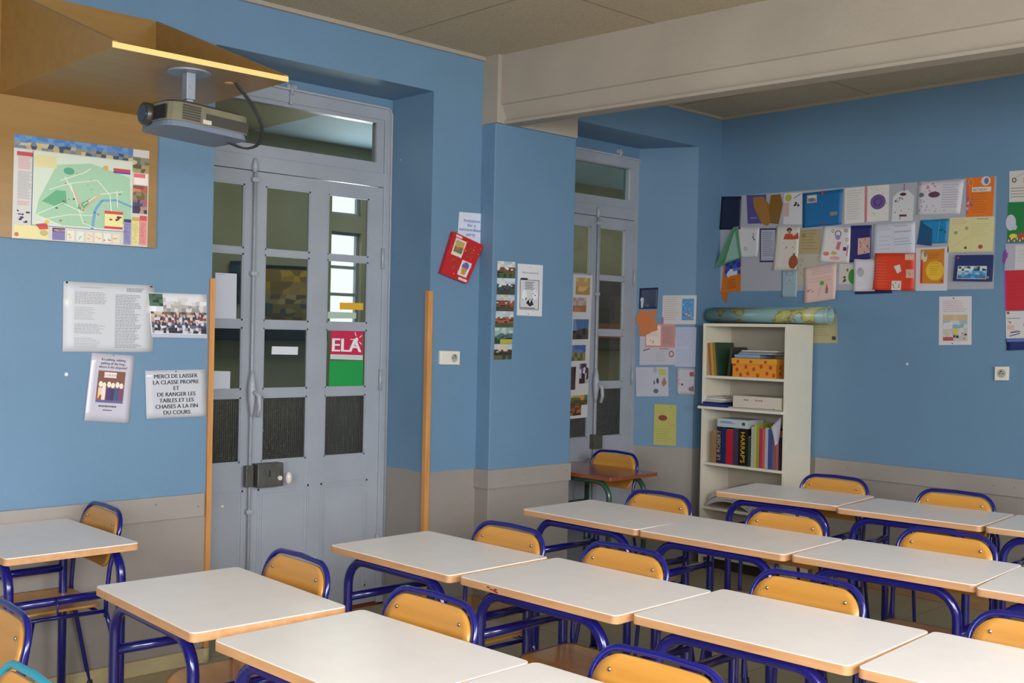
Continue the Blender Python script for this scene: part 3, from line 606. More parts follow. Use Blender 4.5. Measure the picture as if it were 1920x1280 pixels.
m = body(.9, .042, .052, 'x', GD); m.build('top_cover', GD, t)
m = MB()
for k in range(6): m.box((.1245, -.115, -.018+k*.0095), (.1285, -.045, -.013+k*.0095), Mp)
m.build('vent_grille', GD, b)
MB().box((.1225, -.02, -.02), (.127, .155, .018), Mp).build('side_panel', GD, b)
MB().box((.1245, -.035, -.02), (.128, .0, -.005), Mp).build('badge', mat('pale_badge', '#b4b0a4', .4), b)
m = MB(); m.tube([(-.03, -.150, .005), (-.03, -.185, .005), (-.03, -.187, .005)], [.042, .040, .03], 20, Mp); ln = m.build('lens_ring', GD, t); MB().tube([(-.03, -.187, .005), (-.03, -.1885, .005)], .03, 20, Mp).build('lens_glass', mat('lens_glass', '#0a0a12', .05, coat=1), ln)
MB().box((-.02, -.165, -.02), (.09, -.16, .03), Mp).build('front_recess', mat('black_gap', '#141212', .8), b)
m = MB(); m.cyl((.045, .0, .042), (.045, .0, .064), .02, M=Mp); m.build('adjusting_foot', mat('white_ceramic', '#d8cdc8', .2), t)
for k in (0, 1):
    d = .006*k; pts = [(-3.83+d, 2.125+d, 2.56), (-3.83+d, 2.13, 2.52), (-3.81+d, 2.175+d, 2.46), (-3.79, 2.215+d, 2.38), (-3.78, 2.215+d, 2.32), (-3.78, 2.19+d, 2.285), (-3.78, 2.14, 2.27), (-3.78, 2.07, 2.285+.006*k), (-3.78, 2.03+.01*k, 2.31)]
    P = []
    for i in range(len(pts)-1):
        p0, p1, p2, p3 = [Vector(pts[max(0, min(len(pts)-1, i+j))]) for j in (-1, 0, 1, 2)]
        for u in (0, .33, .66): P.append(.5*((2*p1)+(p2-p0)*u+(2*p0-5*p1+4*p2-p3)*u*u+(3*p1-p0-3*p2+p3)*u**3))
    o = MB().tube(P, .0042, 8).build('projector_cable', RUB); tag(o, 'black cable looping from the plywood bracket to the back of the projector', 'cable', 'projector cables')
o = MB().tube([(-3.845, 2.11, 2.5222), (-3.845, 2.11, 2.5238)], .017, 16).build('lit_cable_hole', mat('lit_ply_hole', '#e0a860', .5)); o.parent = bpy.data.objects['projector_shelf']; o.matrix_parent_inverse = Matrix.Translation(-Vector(bpy.data.objects['projector_shelf'].location))  # flat disc for the cable hole, its lit look put into the colour
# --- papers on the left wall
G = 'pinned papers on the left wall'
s = Sheet('typed_notice', 'large white sheet with two columns of typed rules, pinned on the left wall', 'notice', [(119, 527), (290, 535), (287, 660), (117, 659)], PA, '#c6c7ce', G, curl=.0015)
s.lines(.17, .07, .42, .085, 1, '#8a8890').lines(.12, .14, .48, .32, 8, '#85838c', .35).lines(.12, .36, .35, .55, 8, '#9a98a2', .3).lines(.12, .6, .45, .75, 7, '#85838c', .3).lines(.12, .8, .4, .95, 6, '#9a98a2', .3).lines(.68, .06, .92, .12, 3, '#6c6a74', .5).lines(.56, .16, .86, .95, 34, '#7c7a84', .4)
s.ell(.035, .015, .013, .018, '#1c1c28').ell(.96, .02, .02, .012, '#1c2420')
for cu, cv in ((.04, .3), (.95, .36)):
    for a in range(6): s.stroke([(cu-.045*math.cos(a*PI/6), cv-.07*math.sin(a*PI/6)), (cu+.045*math.cos(a*PI/6), cv+.07*math.sin(a*PI/6))], .007, '#e6e8e6')
s.done('printed_text')
s = Sheet('class_photograph', 'glossy group photograph of a school class beside the typed rules', 'photograph', [(277, 548), (388, 552), (388, 634), (284, 632)], PA, '#d9d9df', G, curl=.003, rough=.15)
s.mosaic(.01, .02, .24, .3, [['#2a4a34', '#3f5f48'], ['#1d2c24', '#4a6a50']], 4, 2).mosaic(.24, .1, .99, .42, [['#c9c8cc', '#d8d6da', '#b8b4b0'], ['#a9a6a4', '#cfc9c4', '#8c8a8c']], 12, 2).mosaic(.02, .42, .99, .9, [['#6a5a58', '#c8b4a8', '#3a3a4a', '#9a8a88'], ['#2c2c48', '#c9c6d0', '#7a3a3a', '#b9a094'], ['#3a3c5a', '#d0ccd4', '#5a5a78', '#24243a'], ['#2a2a38', '#8c8a98', '#1d1d2a', '#c7c4cc']], 20, 2)
for k in range(16): s.ell(.08+.057*k, .5+.03*(k % 2), .014, .03, '#c7a48e', 8).ell(.07+.058*k, .64+.02*(k % 3), .015, .03, '#b8937c', 8)
s.rect(0, .92, 1, 1, '#b4b6c8').done('photo_print')
s = Sheet('cartoon_poster', 'white cartoon sheet about yakking and etiquette in a plastic sleeve, tilted', 'poster', [(172, 661), (253, 667), (241, 793), (157, 788)], PA, '#c2becd', G, curl=.005, rough=.2)
a = 1.5
for k, tx in enumerate(["It's yakking, yakking,", 'yakking all day long...', 'where is the etiquette?']): s.text(tx, .52, .10+.055*k, .052, '#24222c', 1.35, 'c', .004)
s.rect(.2, .25, .82, .72, '#7a4c40').rect(.34, .27, .62, .35, '#e6d8dc').text('NO SMOKING', .48, .33, .045, '#a02c2c', 1.3, 'c').rect(.2, .62, .82, .72, '#5d5a8c').poly([(.2, .56), (.4, .52), (.45, .68), (.2, .68)], '#96502c')
for k, (u, c1) in enumerate([(.28, '#e0c8a0'), (.36, '#e8d8d8'), (.47, '#4a2c6a'), (.56, '#2c2a60'), (.66, '#30507a'), (.75, '#7a3a5a')]): s.ell(u, .45+.015*(k % 2), .045, .045, '#e8dccc', 12).poly([(u-.045, .5), (u+.045, .5), (u+.04, .68), (u-.04, .68)], c1)
s.lines(.28, .76, .75, .79, 1, '#5a5864', .8).lines(.38, .82, .62, .84, 1, '#5a5864', .8).ell(.5, .015, .012, .008, '#222').done('cartoon_print')
s = Sheet('tidy_classroom_sign', 'white sleeve sign with French capitals asking to leave the classroom clean', 'sign', [(272, 695), (385, 692), (387, 780), (274, 785)], PA, '#c3c5ce', G, curl=.003, rough=.15)
for k, tx in enumerate(['MERCI DE LAISSER', 'LA CLASSE PROPRE', 'ET', 'DE RANGER LES', 'TABLES ET LES', 'CHAISES A LA FIN', 'DU COURS']): s.text(tx, .5, .165+.127*k, .118, '#23232c', .76, 'c', .006)
s.ell(.5, .03, .01, .015, '#222').done('lettering')
# --- right of the door
PX = ((XA, 0, 0), (1, 0, 0))
s = Sheet('invitation_leaflet', 'white leaflet with blue outlined invitation words tucked behind the red booklet', 'leaflet', [(861, 397), (911, 401), (905, 458), (857, 452)], PA, '#cfd4e4', off=.004)
for k, tx in enumerate(['Invitation', 'for a', 'extraordinary', 'party']): s.text(tx, .5, .32+.15*k, .15, '#5a6fae', 1.1, 'c', .008)
s.done('lettering')
cs = [bp(u, v, (XA+.03, 0, 0), (1, 0, 0)) for u, v in [(851, 434), (907, 460), (876, 532), (827, 512)]]
s = Sheet('red_booklet', 'red home-made booklet with stickers hung askew by the pillar', 'booklet', None, PA, '#b81f26', world=cs, th=.026, rough=.35)
s.rect(.12, .1, .48, .5, '#d8cfc0').mosaic(.16, .14, .44, .42, [['#a0a07a', '#c89a3a'], ['#5a7a4a', '#c05a3a', '#8a6a4a']], 4, 2).rect(.54, .52, .88, .88, '#d8d4d8').ell(.71, .64, .12, .1, '#6a5aa8').poly([(.6, .68), (.82, .68), (.78, .84), (.64, .84)], '#b8923a').rect(.1, .03, .3, .08, '#e0c8c8').rect(.62, .92, .95, .98, '#dcc0c0')
for k in range(24): s.ell(R.uniform(.06, .95), R.uniform(.05, .95), .018, .014, R.choice(['#e0a030', '#d8b84a', '#e05a4a']), 8)
s.ell(.3, .68, .14, .12, '#8c4a2a', ring=.8).ell(.72, .28, .13, .12, '#8c4a2a', ring=.8).done('stickers')
def socket(name, label, px, plane, double):
    c = [bp(u, v, plane[0], plane[1]) for u, v in px]; n = Vector(plane[1]); mid = sum(c, Vector())/4
    ex = (c[1]-c[0]).normalized(); w = (c[1]-c[0]).length/2; h = (c[3]-c[0]).length/2; M = Matrix((ex, Vector((0, 0, 1)), n)).transposed().to_4x4(); M.translation = mid
    t = thing(name, label, 'socket', mid); IM = Matrix.Translation(-mid); W_ = mat('white_plastic', '#dcd8cc', .3)
    def ad(m, nm, mt): o = m.build(nm, mt, t); o.matrix_parent_inverse = IM; return o
    ad(MB().box((-w, -h, 0), (w, h, .018), M, bev=.004), 'face_plate', W_)
    cx = w*.42 if double else 0; r = h*.62
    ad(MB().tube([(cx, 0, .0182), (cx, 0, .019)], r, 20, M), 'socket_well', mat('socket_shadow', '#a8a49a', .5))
    m = MB()
    for dx in (-.35, .35): m.tube([(cx+dx*r, 0, .019), (cx+dx*r, 0, .0195)], r*.16, 10, M)
    m.tube([(cx, r*.5, .019), (cx, r*.5, .03)], r*.14, 8, M); ad(m, 'socket_pins', RUB)
    if double: ad(MB().box((-w*.8, -h*.55, .018), (-w*.05, h*.55, .021), M, bev=.002), 'rocker_switch', W_)
socket('power_socket', 'white switch and socket plate on the wall right of the big door', [(822, 657), (859, 658), (858, 684), (822, 683)], PA, True)
socket('power_socket', 'single white power socket on the back wall at the right', [(1867, 687), (1893, 687), (1893, 713), (1867, 713)], PB, False)
# --- postcards and cartoon on the pillar
cols = [('#6a5038', '#d8d0c4', '#486038', 'half-timbered house'), ('#3c5068', '#c9cfd4', '#3c4a30', 'dark church spire'), ('#8a4a34', '#c4a898', '#504434', 'red brick castle'), ('#a0583c', '#c8ccd0', '#4a5034', 'red gabled house'), ('#4a6a6a', '#8aa8a0', '#a8a43c', 'river with willows'), ('#2c2a28', '#c4b8a8', '#5a5a3a', 'black and white timber house')]
pl = [(933, 489), (932, 521), (931, 552), (930, 583), (928, 614), (927, 645), (925, 675)]; pr = [(966, 491), (966, 522), (965, 553), (963, 584), (962, 614), (960, 645), (959, 674)]
for k, (a, b, c, nm) in enumerate(cols):
    s = Sheet('postcard', 'picture postcard of a %s in the column on the pillar' % nm, 'postcard', [pl[k], pr[k], (pr[k+1][0], pr[k+1][1]-.6), (pl[k+1][0], pl[k+1][1]-.6)], PP, '#c8c4b4', 'postcards on the pillar', off=.003, rough=.2)
    s.mosaic(0, 0, 1, .35, [[b, '#a8b8c8', '#b8c0c8']], 5, 2).mosaic(0, .35, 1, .72, [[a, b, '#5a4030', a], [a, '#3a2c24', a]], 8, 2).mosaic(0, .72, 1, 1, [[c, '#30402a', c]], 6, 1).done('picture')
    s.o
s = Sheet('cartoon_sheet', 'white sheet with a black and white cartoon pinned on the pillar', 'notice', [(971, 494), (1018, 497), (1016, 593), (969, 591)], PP, '#d4d4da', off=.0014)
s.text('Who is awesome?', .5, .18, .05, '#2c2a34', 1.8, 'c').rect(.12, .27, .4, .3, '#1c1c1c').rect(.1, .3, .86, .88, '#26262a').rect(.12, .31, .84, .87, '#c9c9cf').lines(.3, .34, .7, .5, 5, '#44444c').ell(.28, .6, .1, .1, '#e2e2e4').ell(.7, .58, .1, .1, '#e2e2e4').poly([(.35, .75), (.45, .68), (.5, .76), (.58, .68), (.65, .78), (.5, .82)], '#1c1c20').scribble(.2, .5, .8, .8, 14, ['#3a3a40', '#6a6a72'], .03).lines(.14, .84, .82, .88, 1, '#44444c').ell(.5, .05, .02, .01, '#999').ell(.45, .965, .02, .01, '#333').done('cartoon_print')
#==DOORPAPERS==
def ds(name, label, cat, px, col, group=None, **k): return Sheet(name, label, cat, px, ((XD+.016, 0, 0), (1, 0, 0)), col, group, off=k.pop('off', .0), **k)
PG = ((XD, 0, 0), (1, 0, 0))
def gs(name, label, cat, px, col, **k): return Sheet(name, label, cat, px, PG, col, None, off=k.pop('off', .0005), **k)
s = gs('door_notice', 'large blank white paper stuck on the narrow door leaf glass', 'paper', [(404, 511), (444, 513), (443, 598), (401, 596)], '#c9cbd8'); s.lines(.1, .03, .6, .05, 1, '#77757f').done('printed_text')
gs('door_notice', 'small white paper low on the narrow door leaf glass', 'paper', [(399, 695), (432, 696), (431, 734), (398, 733)], '#c5c8d2')
gs('door_label', 'small white strip label on the third pane of the wide door leaf', 'label', [(510, 649), (559, 650), (558, 665), (509, 664)], '#d2d2da')
s = gs('charity_sticker', 'crimson sticker with white ELA letters and a little star figure on door glass', 'sticker', [(621, 616), (681, 617), (680, 675), (619, 673)], '#c01e4a')
s.text('ELA', .04, .74, .62, '#dfe2e4', .9, 'l', .03).rect(0, .84, 1, 1, '#c4c8c8'); s.ell(.8, .34, .05, .07, '#e8dcdc')
for a in range(5): s.stroke([(.8+.1*math.cos(a*1.257-.6), .34+.12*math.sin(a*1.257-.6)), (.8+.2*math.cos(a*1.257-.6), .34+.25*math.sin(a*1.257-.6))], .025, '#e8dcdc')
s.done('lettering')
gs('green_paper', 'bright green paper under the crimson sticker on the door glass', 'paper', [(618, 675.5), (681, 676), (680, 733), (616, 733)], '#169244')
gs('yellow_label', 'yellow-orange strip stuck on the sunlit door pane', 'label', [(637, 567), (681, 568), (681, 581), (637, 580)], '#d8a428', off=.001)
gs('white_label', 'pale strip of paper below the yellow strip on the sunlit door pane', 'label', [(615, 584), (668, 586), (668, 597), (614, 597)], '#a9bdb0')
s = ds('photo_poster', 'white poster of tilted holiday photographs on the far door leaf', 'poster', [(1073, 514), (1111, 516), (1101, 782), (1060, 786)], '#c9c8c8', th=.001)
for (u0, v0, u1, v1, rows) in [(.2, .02, .9, .14, [['#c9a86a', '#b8935a'], ['#a88450', '#cfae74']]), (.1, .16, .75, .26, [['#a8a8b4', '#b88a6a'], ['#9a6a4a', '#b07a5a']]), (.15, .31, .9, .45, [['#4a6a9a', '#6a86b0'], ['#4a443a', '#2c2c2c']]), (.15, .49, .8, .6, [['#3a62a0', '#5a7ab0'], ['#5a5a40', '#8a7a50']]), (.55, .62, .98, .76, [['#4a2c34', '#c9ccd4', '#6a5a8a'], ['#3a2424', '#b0a8b0']]), (.15, .64, .38, .8, [['#3a2424', '#5a3c3c']]), (.2, .84, .98, .91, [['#c9923a', '#5a6a4a', '#d8a83a'], ['#6a4a2a', '#3a4a30']]), (.2, .91, .7, .98, [['#6a3a24', '#8a5a34'], ['#4a2c20', '#9a6a3a']])]: s.mosaic(u0, v0, u1, v1, rows, 5, 2)
s.done('photo_print')
# --- papers on the reveal of the far recess
a0, a1 = Vector((-5.14, 6.0798, 0)), Vector((XA, 6.283, 0)); nn = Vector(((a1-a0).y, -(a1-a0).x, 0)).normalized()
PRV = (tuple(a0), tuple(nn)); Q = lambda L: [(1150+x/3.878, 530+y/3.878) for x, y in L]
GR = 'childrens cards on the far recess side'
def rs(name, label, cat, L, col, **k): return Sheet(name, label, cat, Q(L), PRV, col, GR, key='rv', **k)
s = rs('greeting_card', 'dark navy card with a small white figure, top of the far recess side', 'card', [(192, 40), (326, 34), (320, 188), (188, 190)], '#1d2a4c', curl=.008); s.ell(.15, .55, .1, .1, '#a8b4c4').poly([(.08, .62), (.25, .62), (.2, .95), (.1, .95)], '#9aa8bc').ell(.45, .85, .08, .07, '#4a4a5c').done('drawing')
s = rs('letter', 'white letter with blue beach picture, right side of the far recess', 'letter', [(360, 92), (606, 90), (600, 302), (352, 302)], '#b9b6b6'); s.lines(.06, .06, .5, .9, 11, '#a88a90', .25).rect(.58, .12, .93, .86, '#2f7ab4').scribble(.6, .15, .9, .85, 14, ['#1c3a5a', '#5aa8d0', '#14284a', '#c88a5a'], .05).rect(0, .75, .05, 1, '#b04a8a').done('picture')
# orange star card: outline poly
def outline(name, label, cat, pts, plane, col, group, off, th=.0012):
    n = Vector(plane[1]).normalized(); P = [bp(u, v, Vector(plane[0])+n*off, n) for u, v in pts]; m = MB()
    m.prism(P, lambda p: p, lambda p: p-n*th); o = m.build(name, mat('paper_%s' % col.strip('#'), col, .5)); tag(o, label, cat, group); return o
outline('star_card', 'jagged orange star-shaped card on the far recess side', 'card', Q([(160, 255), (200, 195), (250, 205), (310, 197), (312, 235), (296, 262), (322, 300), (320, 345), (285, 355), (225, 388), (178, 372), (192, 325), (172, 300)]), PRV, '#b8642c', GR, .006)
s = rs('letter', 'bluish lined letter sheet at the right side of the far recess', 'letter', [(452, 322), (605, 322), (595, 612), (448, 608)], '#a4a9c0'); s.lines(.08, .05, .92, .5, 14, '#8a90aa', .25).lines(.08, .56, .92, .95, 12, '#9298b0', .25).done('handwriting')
s = rs('greeting_card', 'open white card with a dark red wreath under the pink card', 'card', [(192, 388), (458, 400), (455, 596), (190, 598)], '#aeabb6'); s.stroke([(.1, .5), (.28, .42)], .03, '#4a2c34').ell(.87, .6, .07, .12, '#8c2c34', ring=.65).stroke([(.55, .42), (.8, .42)], .025, '#7a3c44').lines(.45, .5, .75, .9, 6, '#8c8a9a', .2).done('drawing')
s = rs('greeting_card', 'open pink bordered card with typed poem on the far recess side', 'card', [(232, 298), (450, 300), (448, 472), (230, 468)], '#c07a78'); s.rect(.04, .06, .52, .92, '#d4c0b4').lines(.08, .12, .48, .55, 8, '#b08a88', .3).scribble(.15, .65, .4, .85, 5, ['#a04a3a', '#7a3a2c'], .03).rect(.57, .1, .95, .92, '#a87874').lines(.6, .15, .92, .85, 12, '#8c5c5c', .3).done('drawing')
s = rs('greeting_card', 'open white card with leaf and bird cut-outs, lower part of the far recess side', 'card', [(162, 614), (398, 612), (402, 824), (168, 826)], '#adabba'); s.lines(.05, .08, .45, .85, 11, '#9c9aac', .2).ell(.6, .1, .06, .1, '#8a98a8').poly([(.7, .05), (.95, .08), (.93, .28), (.72, .28)], '#a8a44a').ell(.67, .47, .04, .1, '#242a30').poly([(.88, .33), (.95, .55), (.85, .68), (.78, .55)], '#96603c').poly([(.55, .42), (.6, .55), (.54, .6)], '#3a3a48').ell(.61, .82, .08, .08, '#4a5a50').done('cutouts')
s = rs('greeting_card', 'white card with small red drawings, lower right of the far recess side', 'card', [(464, 616), (592, 624), (590, 814), (460, 812)], '#aeaab4', curl=.006); s.scribble(.0, .05, .15, .9, 6, ['#b06a78', '#8c4a58'], .05).poly([(.7, .15), (.95, .12), (.97, .3), (.72, .3)], '#8c2c3c').ell(.3, .62, .07, .04, '#2c2a34').poly([(.65, .75), (.95, .65), (.98, .88), (.7, .85)], '#7a5450').lines(.2, .2, .6, .5, 5, '#9a98a8', .2).done('drawing')
s = rs('yellow_notice', 'yellow sheet with a dark red ellipse and music notes, lowest on the far recess side', 'notice', [(298, 880), (458, 890), (455, 1186), (290, 1176)], '#a8a250'); s.ell(.4, .33, .2, .07, '#7a1418').scribble(.1, .05, .9, .24, 10, ['#3c3a24', '#4a4830'], .02).scribble(.65, .4, .9, .55, 4, ['#4a4830'], .02).lines(.15, .6, .85, .95, 6, '#8f8942', .2).done('drawing')
#==BACKWALL==
A = lambda L: [(1320+x/4.266, 320+y/4.266) for x, y in L]
B = lambda L: [(1600+x/3.369, 300+y/3.369) for x, y in L]
GB_ = 'childrens cards on the back wall display'
def bs(name, label, cat, L, col, **k): return Sheet(name, label, cat, L, PB, col, GB_, key='bw', **k)
Sheet('backing_paper', 'wide pale grey backing paper behind the display of cards on the back wall', 'paper', [(1351, 369), (1868.6, 330), (1863, 541.5), (1350, 546)], PB, '#a3a4ae', None, off=.0012)
WA_ = '#d2cdca'; WB_ = '#c9c7cc'
s = bs('greeting_card', 'plain dark navy card at the top left corner of the display', 'card', A([(140, 207), (300, 203), (292, 468), (128, 472)]), '#141c38', curl=.012); s.done()
s = bs('greeting_card', 'purple card mostly hidden by brown paper lozenges, display top row', 'card', A([(340, 195), (497, 190), (502, 420), (350, 424)]), '#4c4684'); s.stroke([(.15, .8), (.5, .8)], .03, '#8a88a8').done('drawing')
s = bs('greeting_card', 'white card with music notes, display top row left of the blue card', 'card', A([(640, 182), (785, 170), (782, 430), (635, 428)]), WB_); s.ell(.25, .15, .18, .12, '#b0a83c').rect(.02, .3, .3, .75, '#c4a0a4').stroke([(.55, .18), (.95, .04)], .02, '#2a2830').scribble(.5, .3, .95, .55, 6, ['#1c1a22'], .08).done('drawing')
outline('paper_lozenge', 'ochre paper lozenge leaning left on the display top row', 'paper shape', A([(390, 215), (470, 205), (522, 270), (546, 400), (505, 442), (460, 422), (398, 290)]), PB, '#96682c', GB_, .0065)
outline('paper_lozenge', 'darker brown paper lozenge leaning right on the display top row', 'paper shape', A([(535, 195), (610, 187), (630, 265), (595, 426), (532, 420), (520, 300)]), PB, '#7c561e', GB_, .0085)
s = bs('greeting_card', 'large bright blue card with small photo, display top row', 'card', A([(790, 182), (1115, 145), (1100, 430), (790, 458)]), '#17649c', curl=.006); s.rect(.11, .07, .36, .3, '#a8a4a4').mosaic(.14, .1, .33, .26, [['#c9c4c0', '#b89a8c'], ['#8a6a6a', '#4a6a8a']], 3, 1).ell(.5, .04, .04, .05, '#9c3c4c').ell(.52, .93, .04, .04, '#7a3c5c').rect(.7, .62, .88, .72, '#8c7a7c').scribble(.7, .62, .88, .72, 4, ['#5a3a3a', '#c05a4a'], .03).done('stickers')
s = bs('greeting_card', 'lined white card with pink spine and purple disc, display top row', 'card', [(1583.7, 353), (1667.5, 345.5), (1666, 413), (1583, 420)], WA_); s.lines(.06, .08, .42, .92, 13, '#aaa4aa', .2, False).rect(.46, .0, .52, 1, '#c87884').ell(.76, .46, .17, .21, '#6c5090').ell(.76, .46, .1, .13, '#584078', ring=.6).scribble(.56, .05, .97, .95, 12, ['#3a2c3c', '#a04a3c', '#4a4a5a'], .025).done('drawing')
cs = B([(290, 198), (345, 188), (384, 226), (376, 382), (240, 390), (250, 232)]); o = outline('gift_tag_card', 'white gift-tag shaped card with stickers, display top row', 'card', cs, PB, '#cac8cc', GB_, .006)
s = Sheet('x', 'x', 'x', B([(250, 195), (382, 190), (376, 384), (240, 388)]), PB, '#cac8cc', off=.006); s.ell(.5, .12, .16, .05, '#4a2438').scribble(.12, .2, .9, .4, 9, ['#b04a5c', '#5a4a5c', '#3a2c4a', '#c06a7a'], .05).rect(.36, .78, .7, .85, '#5a3444').scribble(.08, .5, .95, .95, 5, ['#8a4a6a', '#8aa06a', '#c8a04a'], .05).stroke([(.55, -.22), (.55, .02)], .04, '#a05c7c'); s.done('stickers')
ch = kids(s.o)[0]; ch.parent = o; bpy.data.objects.remove(s.o)
s = bs('greeting_card', 'open white card with mauve drawings and verse, display top row', 'card', B([(406, 140), (700, 124), (676, 340), (400, 346)]), '#c9c4cc', curl=.01); s.scribble(.03, .04, .42, .35, 9, ['#c88aa8', '#b86a8c', '#d4a0b8'], .06).ell(.1, .4, .06, .07, '#5a6a70').ell(.38, .4, .13, .09, '#5a3c50').scribble(.03, .55, .45, .92, 14, ['#a05a6a', '#6a8a8c', '#8a78a8', '#4a3c50'], .035).lines(.55, .12, .92, .85, 10, '#a090a8', .22, False).scribble(.6, .88, .7, .92, 1, ['#2c2434'], .03).done('drawing')
s = bs('greeting_card', 'bright orange card with a white name strip, display top right', 'card', B([(716, 112), (892, 104), (880, 353), (712, 358)]), '#d8701c'); s.rect(.0, .04, .08, .95, '#c85a5c').rect(.2, .25, .9, .37, '#d0ccc4').text('BIRTHDAY', .24, .35, .09, '#4a4450', 1.25).ell(.7, .1, .17, .12, '#cdc4d0').ell(.72, .1, .08, .08, '#6a6a9a').ell(.16, .12, .11, .12, '#d88848', ring=.7).lines(.2, .42, .85, .95, 8, '#a85418', .18).scribble(.02, .5, .22, .8, 7, ['#b8a0c8', '#7a5a8c', '#e0c8b0'], .06).done('lettering')
s = bs('greeting_card', 'small white curled card with tiny drawings, left end of display middle row', 'card', A([(262, 446), (442, 452), (436, 690), (284, 692)]), WB_, curl=.022); s.scribble(.7, .15, .9, .5, 4, ['#6a6470', '#8a8490'], .06).ell(.35, .72, .08, .06, '#8a8490', ring=.6).done('drawing')
s = bs('letter', 'navy bordered typed letter, display middle row', 'letter', A([(446, 460), (578, 458), (572, 730), (445, 732)]), '#2c3458'); s.rect(.08, .05, .95, .95, '#a3a3b4').lines(.2, .12, .9, .85, 12, '#6f7088', .3).done('printed_text')
s = bs('letter', 'yellowed manila letter with handwriting, display middle row', 'letter', A([(765, 472), (936, 464), (928, 664), (760, 662)]), '#a8966e'); s.lines(.1, .05, .9, .9, 7, '#85764e', .2, False).ell(.2, .25, .1, .1, '#8c7c54').done('handwriting')
s = bs('greeting_card', 'cream dotted card behind the pink sheet, display lower row', 'card', A([(750, 672), (926, 664), (918, 910), (745, 915)]), '#b0a898'); s.scribble(.05, .1, .4, .9, 9, ['#6a4a4c', '#8a5a60', '#3a3438'], .04).done('drawing')
s = bs('greeting_card', 'tall white card with a red singer and round red bauble, display middle row', 'card', A([(582, 440), (768, 450), (748, 790), (555, 796)]), '#cfc8c0', curl=.014); s.ell(.56, .08, .11, .05, '#2a1c24').ell(.57, .12, .07, .05, '#b0785c').poly([(.33, .3), (.4, .17), (.7, .17), (.75, .22), (.95, .12), (.98, .28), (.7, .3)], '#b8452c').scribble(.3, .35, .95, .52, 9, ['#4a4448', '#2c282c'], .025).ell(.82, .82, .2, .16, '#9a4a20').ell(.82, .86, .1, .07, '#c0783c').poly([(.78, .62), (.88, .62), (.86, .7), (.8, .7)], '#6a4434').stroke([(.2, .02), (.17, .98)], .01, '#a8a098').done('drawing')
s = bs('greeting_card', 'white card covered with coloured doodles, centre of the display', 'card', A([(960, 440), (1176, 452), (1166, 740), (926, 726)]), '#d4cccc', curl=.02); s.ell(.55, .2, .12, .1, '#6a6878', ring=.7).ell(.35, .13, .05, .05, '#7a7888', ring=.6).rect(.75, .05, .9, .15, '#a09cac').ell(.55, .3, .09, .07, '#8a84b0').poly([(.5, .62), (.55, .42), (.68, .42), (.62, .66)], '#c0707a').rect(.76, .56, .88, .66, '#4a2c78').ell(.45, .74, .1, .05, '#c0a83c').ell(.2, .77, .1, .06, '#c87a6a').ell(.5, .88, .18, .05, '#d898a0').stroke([(.93, .5), (.9, .8)], .05, '#c07888').ell(.88, .35, .06, .05, '#8a8c8c', ring=.6).done('drawing')
s = bs('greeting_card', 'deep violet blue card with a small pink picture, display middle row', 'card', A([(1176, 440), (1342, 434), (1340, 702), (1170, 736)]), '#262468', curl=.008); s.rect(.35, .36, .93, .82, '#c49c94').scribble(.4, .4, .9, .78, 12, ['#8c5c4c', '#a8a08c', '#6a3c3c', '#d0b8ac'], .06).done('picture')
s = bs('letter', 'open white two-page handwritten letter, display middle row', 'letter', B([(126, 405), (392, 386), (390, 590), (120, 612)]), '#c4c4d2', curl=.006); s.lines(.05, .06, .45, .25, 4, '#8c8a9c', .18).lines(.15, .4, .45, .9, 4, '#a0a0b4', .15).lines(.52, .1, .9, .16, 1, '#a05a78', .3).lines(.52, .28, .98, .34, 1, '#5a5870', .3).lines(.52, .5, .95, .75, 3, '#8080a0', .2).stroke([(.49, 0), (.49, 1)], .006, '#a8a8b8').done('handwriting')
s = bs('letter', 'cream two-page letter on the right of the display middle row', 'letter', B([(610, 365), (892, 355), (880, 576), (594, 582)]), '#cfc692'); s.lines(.06, .06, .42, .22, 3, '#b0889c', .2).stroke([(.05, .9), (.45, .55)], .008, '#b8a868').ell(.16, .44, .04, .05, '#7c9a6a').ell(.4, .32, .04, .05, '#b08c7a').lines(.62, .05, .95, .12, 1, '#7a7060', .3).lines(.55, .2, .9, .6, 6, '#b4a87a', .15).ell(.73, .86, .05, .06, '#b0404c').ell(.4, .88, .03, .04, '#4a4a3a').stroke([(.52, 0), (.52, 1)], .005, '#b0a878').done('handwriting')
s = bs('greeting_card', 'turquoise blue card showing a brown hand, display middle row', 'card', B([(426, 380), (606, 370), (596, 523), (405, 532)]), '#1a7cae', curl=.012); s.poly([(.0, .05), (.45, .4), (.5, 1.1), (.02, 1.0)], '#1d4a74').poly([(.1, .35), (.2, .55), (.3, .3), (.33, .55), (.45, .6), (.38, .8), (.3, .98), (.15, .95)], '#9a5c3c').stroke([(.68, .02), (.66, .95)], .012, '#7ab0cc').scribble(.72, .3, .92, .7, 5, ['#0f5c6a', '#1a6a7c'], .08).done('drawing')
cs = A([(232, 452), (262, 445), (300, 690), (290, 697), (150, 752), (78, 786)]); m = MB(); P = [bp(u, v, (0, YB-.03-.03*(i in (4, 5)), 0), (0, -1, 0)) for i, (u, v) in enumerate(cs)]
t2 = bmesh.new(); vs = [t2.verts.new(p) for p in P]+[t2.verts.new(p+Vector((0, .0015, 0))) for p in P]; n6 = 6
ctr = t2.verts.new(sum(P, Vector())/6); ctb = t2.verts.new(sum(P, Vector())/6+Vector((0, .0015, 0)))
for i in range(6): t2.faces.new((vs[i], vs[(i+1) % 6], ctr)); t2.faces.new((vs[6+(i+1) % 6], vs[6+i], ctb)); t2.faces.new((vs[i], vs[6+i], vs[6+(i+1) % 6], vs[(i+1) % 6]))
